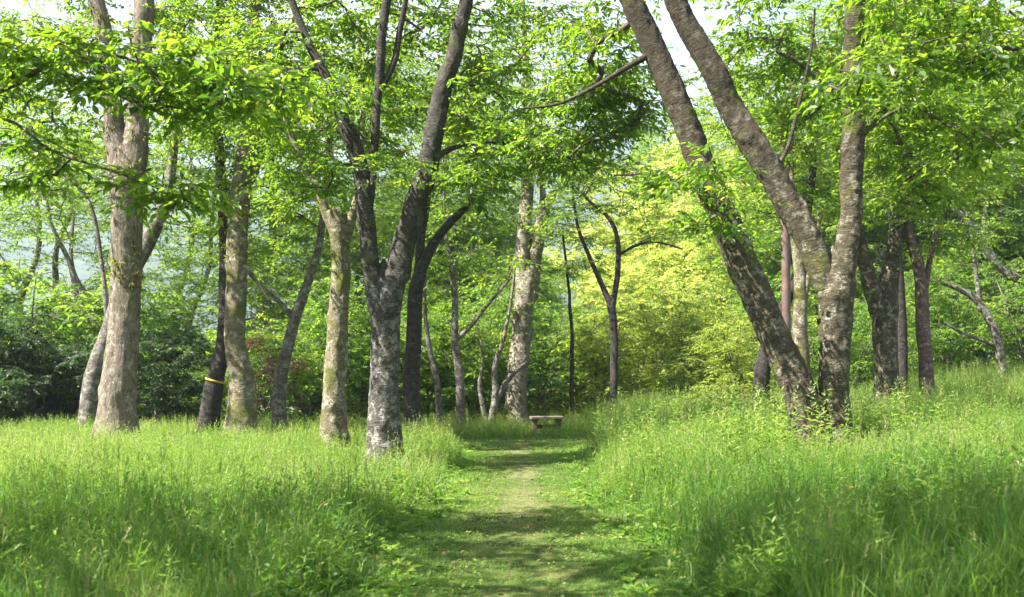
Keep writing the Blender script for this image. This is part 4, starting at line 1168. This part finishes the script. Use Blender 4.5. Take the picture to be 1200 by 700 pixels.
def box(name, m, parent, c, s, bev=0.008, rot=0.0):
    bm = bmesh.new(); bmesh.ops.create_cube(bm, size=1)
    bmesh.ops.scale(bm, vec=s, verts=bm.verts)
    bmesh.ops.bevel(bm, geom=bm.edges[:], offset=bev, segments=2, affect="EDGES")
    me = bpy.data.meshes.new(name); bm.to_mesh(me); bm.free(); me.materials.append(m)
    o = link(name, me, parent); o.location = c; o.rotation_euler = (0, 0, rot)
    return o


W_TOP = wood("weathered_red_wood", (0.105, 0.09, 0.065), (0.24, 0.205, 0.145)); W_LEG = wood("dark_leg_wood", (0.05, 0.032, 0.022), (0.11, 0.075, 0.05))
by = 26.2; bx = (640 - 600) / F * by; bz = float(gz(bx, by))
bench = thing("wooden_bench", "low weathered wooden bench in the grass at the end of the path", "bench", (bx, by, bz))
bench.rotation_euler = (0, 0, 0.12)
TOPZ = 0.41
for k in range(2):
    box("seat_plank", W_TOP, bench, (0.02 * k, -0.135 + 0.27 * k, TOPZ + 0.006 * k), (0.80, 0.255, 0.055))
for sx in (-0.29, 0.29):
    t = box("leg", W_LEG, bench, (sx, 0, (TOPZ - 0.03) / 2 - 0.05), (0.09, 0.36, TOPZ + 0.04 - 0.03), 0.01)
    box("cross_bearer", W_LEG, bench, (sx, 0, TOPZ - 0.055), (0.12, 0.46, 0.05), 0.006)
box("stretcher", W_LEG, bench, (0, 0, 0.2), (0.48, 0.07, 0.09), 0.006)

pm_, nt, N, L = mat("brown_painted_metal")
b = N.new("ShaderNodeBsdfPrincipled"); b.inputs["Roughness"].default_value = 0.5
n = N.new("ShaderNodeTexNoise"); n.inputs["Scale"].default_value = 6; n.inputs["Detail"].default_value = 6
tc = N.new("ShaderNodeTexCoord"); L.new(tc.outputs["Object"], n.inputs["Vector"])
r = ramp(N, [(0.4, (0.10, 0.06, 0.055)), (0.7, (0.16, 0.10, 0.09))]); L.new(n.outputs[0], r.inputs[0]); L.new(r.outputs[0], b.inputs["Base Color"])
oo = N.new("ShaderNodeOutputMaterial"); L.new(b.outputs[0], oo.inputs[0])
pd = 19.8
pb = at(923, 440, pd); pz = float(gz(pb[0], pd))
pole = thing("brown_pole", "straight smooth purplish brown pole behind the leaning stem of the twin-stemmed tree", "pole", (pb[0], pd, pz))
pt = at(919, 140, pd)
g = Geo()
P = np.linspace([pb[0], pd, pz - 0.1], pt, 30)
g.tube(P, np.full(30, 0.078), 20, 0.0, cap=True)
link("post", g.mesh("post", pm_, (pb[0], pd, pz)), pole)
g = Geo()
g.tube(np.linspace([pb[0], pd, pz - 0.02], [pb[0], pd, pz + 0.12], 3), np.array([0.13, 0.12, 0.095]), 20, 0.0, cap=True)
link("collar", g.mesh("collar", pm_, (pb[0], pd, pz)), pole)

# one small yellow flower in the right foreground grass
fx, fy = 2.35, 7.6
fz = float(gz(fx, fy)) + 0.40
fl = thing("yellow_flower", "single small yellow flower low in the grass at the bottom right", "flower", (fx, fy, fz - 0.40))
ym, nt, N, L = mat("yellow_petal")
b = N.new("ShaderNodeBsdfPrincipled"); b.inputs["Base Color"].default_value = (0.8, 0.6, 0.02, 1); b.inputs["Roughness"].default_value = 0.5
oo = N.new("ShaderNodeOutputMaterial"); L.new(b.outputs[0], oo.inputs[0])
th = np.arange(9) / 9 * 6.283
a = np.stack([np.cos(th), np.sin(th), 0.25 + 0 * th], 1)
V, q, k = leaf_geo(np.zeros((9, 3)) + np.array([0, 0, 0.40]), unit(a), np.tile([0, 0, 1.0], (9, 1)), np.full(9, 0.018), np.full(9, 0.011), True)
link("petals", new_mesh("petals", V, [q], None, [ym]), fl)
g = Geo(); g.tube(np.linspace([0, 0, 0], [0.0, 0, 0.40], 6), np.full(6, 0.0018), 6, 0.0)
link("stem", g.mesh("stem", GRASS, (0, 0, 0)), fl)


# ------------------------------------------------------------------ light, sky, camera
SUN_EL, SUN_TO = math.radians(51), np.array([-0.92, -0.39])
w = bpy.data.worlds.new("World"); scene.world = w; w.use_nodes = True
nt = w.node_tree; bg = nt.nodes["Background"]
sky = nt.nodes.new("ShaderNodeTexSky"); sky.sky_type = "NISHITA"; sky.sun_disc = False
sky.sun_elevation = SUN_EL; sky.sun_rotation = math.atan2(SUN_TO[0], SUN_TO[1])
sky.air_density = 1.0; sky.dust_density = 2.0; sky.ozone_density = 1.0
tcw = nt.nodes.new("ShaderNodeTexCoord"); mpw = nt.nodes.new("ShaderNodeMapping"); mpw.inputs["Scale"].default_value = (1.6, 1.6, 4.0)
cn = nt.nodes.new("ShaderNodeTexNoise"); cn.inputs["Scale"].default_value = 2.2; cn.inputs["Detail"].default_value = 7
cr_ = nt.nodes.new("ShaderNodeMapRange"); cr_.inputs[1].default_value = 0.30; cr_.inputs[2].default_value = 0.56
cm_ = nt.nodes.new("ShaderNodeMix"); cm_.data_type = "RGBA"; cm_.inputs[7].default_value = (3.1, 3.3, 3.6, 1)
nt.links.new(tcw.outputs["Generated"], mpw.inputs[0]); nt.links.new(mpw.outputs[0], cn.inputs["Vector"]); nt.links.new(cn.outputs[0], cr_.inputs[0])
nt.links.new(cr_.outputs[0], cm_.inputs[0]); nt.links.new(sky.outputs[0], cm_.inputs[6])
nt.links.new(cm_.outputs[2], bg.inputs[0]); bg.inputs[1].default_value = 0.06
sd = bpy.data.lights.new("sun", "SUN"); sd.energy = 5.0; sd.angle = math.radians(0.5); sd.color = (1.0, 0.95, 0.86)
so = bpy.data.objects.new("sun", sd); COL.objects.link(so)
from mathutils import Vector
u = SUN_TO / np.linalg.norm(SUN_TO)
v = Vector((u[0] * math.cos(SUN_EL), u[1] * math.cos(SUN_EL), math.sin(SUN_EL)))
so.rotation_euler = (-v).to_track_quat("-Z", "Y").to_euler(); so.location = v * 60

cd = bpy.data.cameras.new("camera"); cam = bpy.data.objects.new("camera", cd); COL.objects.link(cam)
cam.location = (0, 0, H); cam.rotation_euler = (math.radians(90), 0, 0)
cd.sensor_width = 36; cd.lens = 36 * F / 1200; cd.shift_y = 90 / 1200
cd.clip_start = 0.1; cd.clip_end = 6000
cd.dof.use_dof = True; cd.dof.focus_distance = 17.0; cd.dof.aperture_fstop = 3.0
scene.camera = cam

vs = scene.view_settings
vs.view_transform = "Standard"; vs.look = "None"; vs.exposure = 2.45; vs.gamma = 1.0
vs.use_curve_mapping = False
cy = scene.cycles
cy.max_bounces = 7; cy.diffuse_bounces = 5; cy.glossy_bounces = 2; cy.transmission_bounces = 4; cy.transparent_max_bounces = 4
cy.use_denoising = True
cy.sample_clamp_indirect = 8
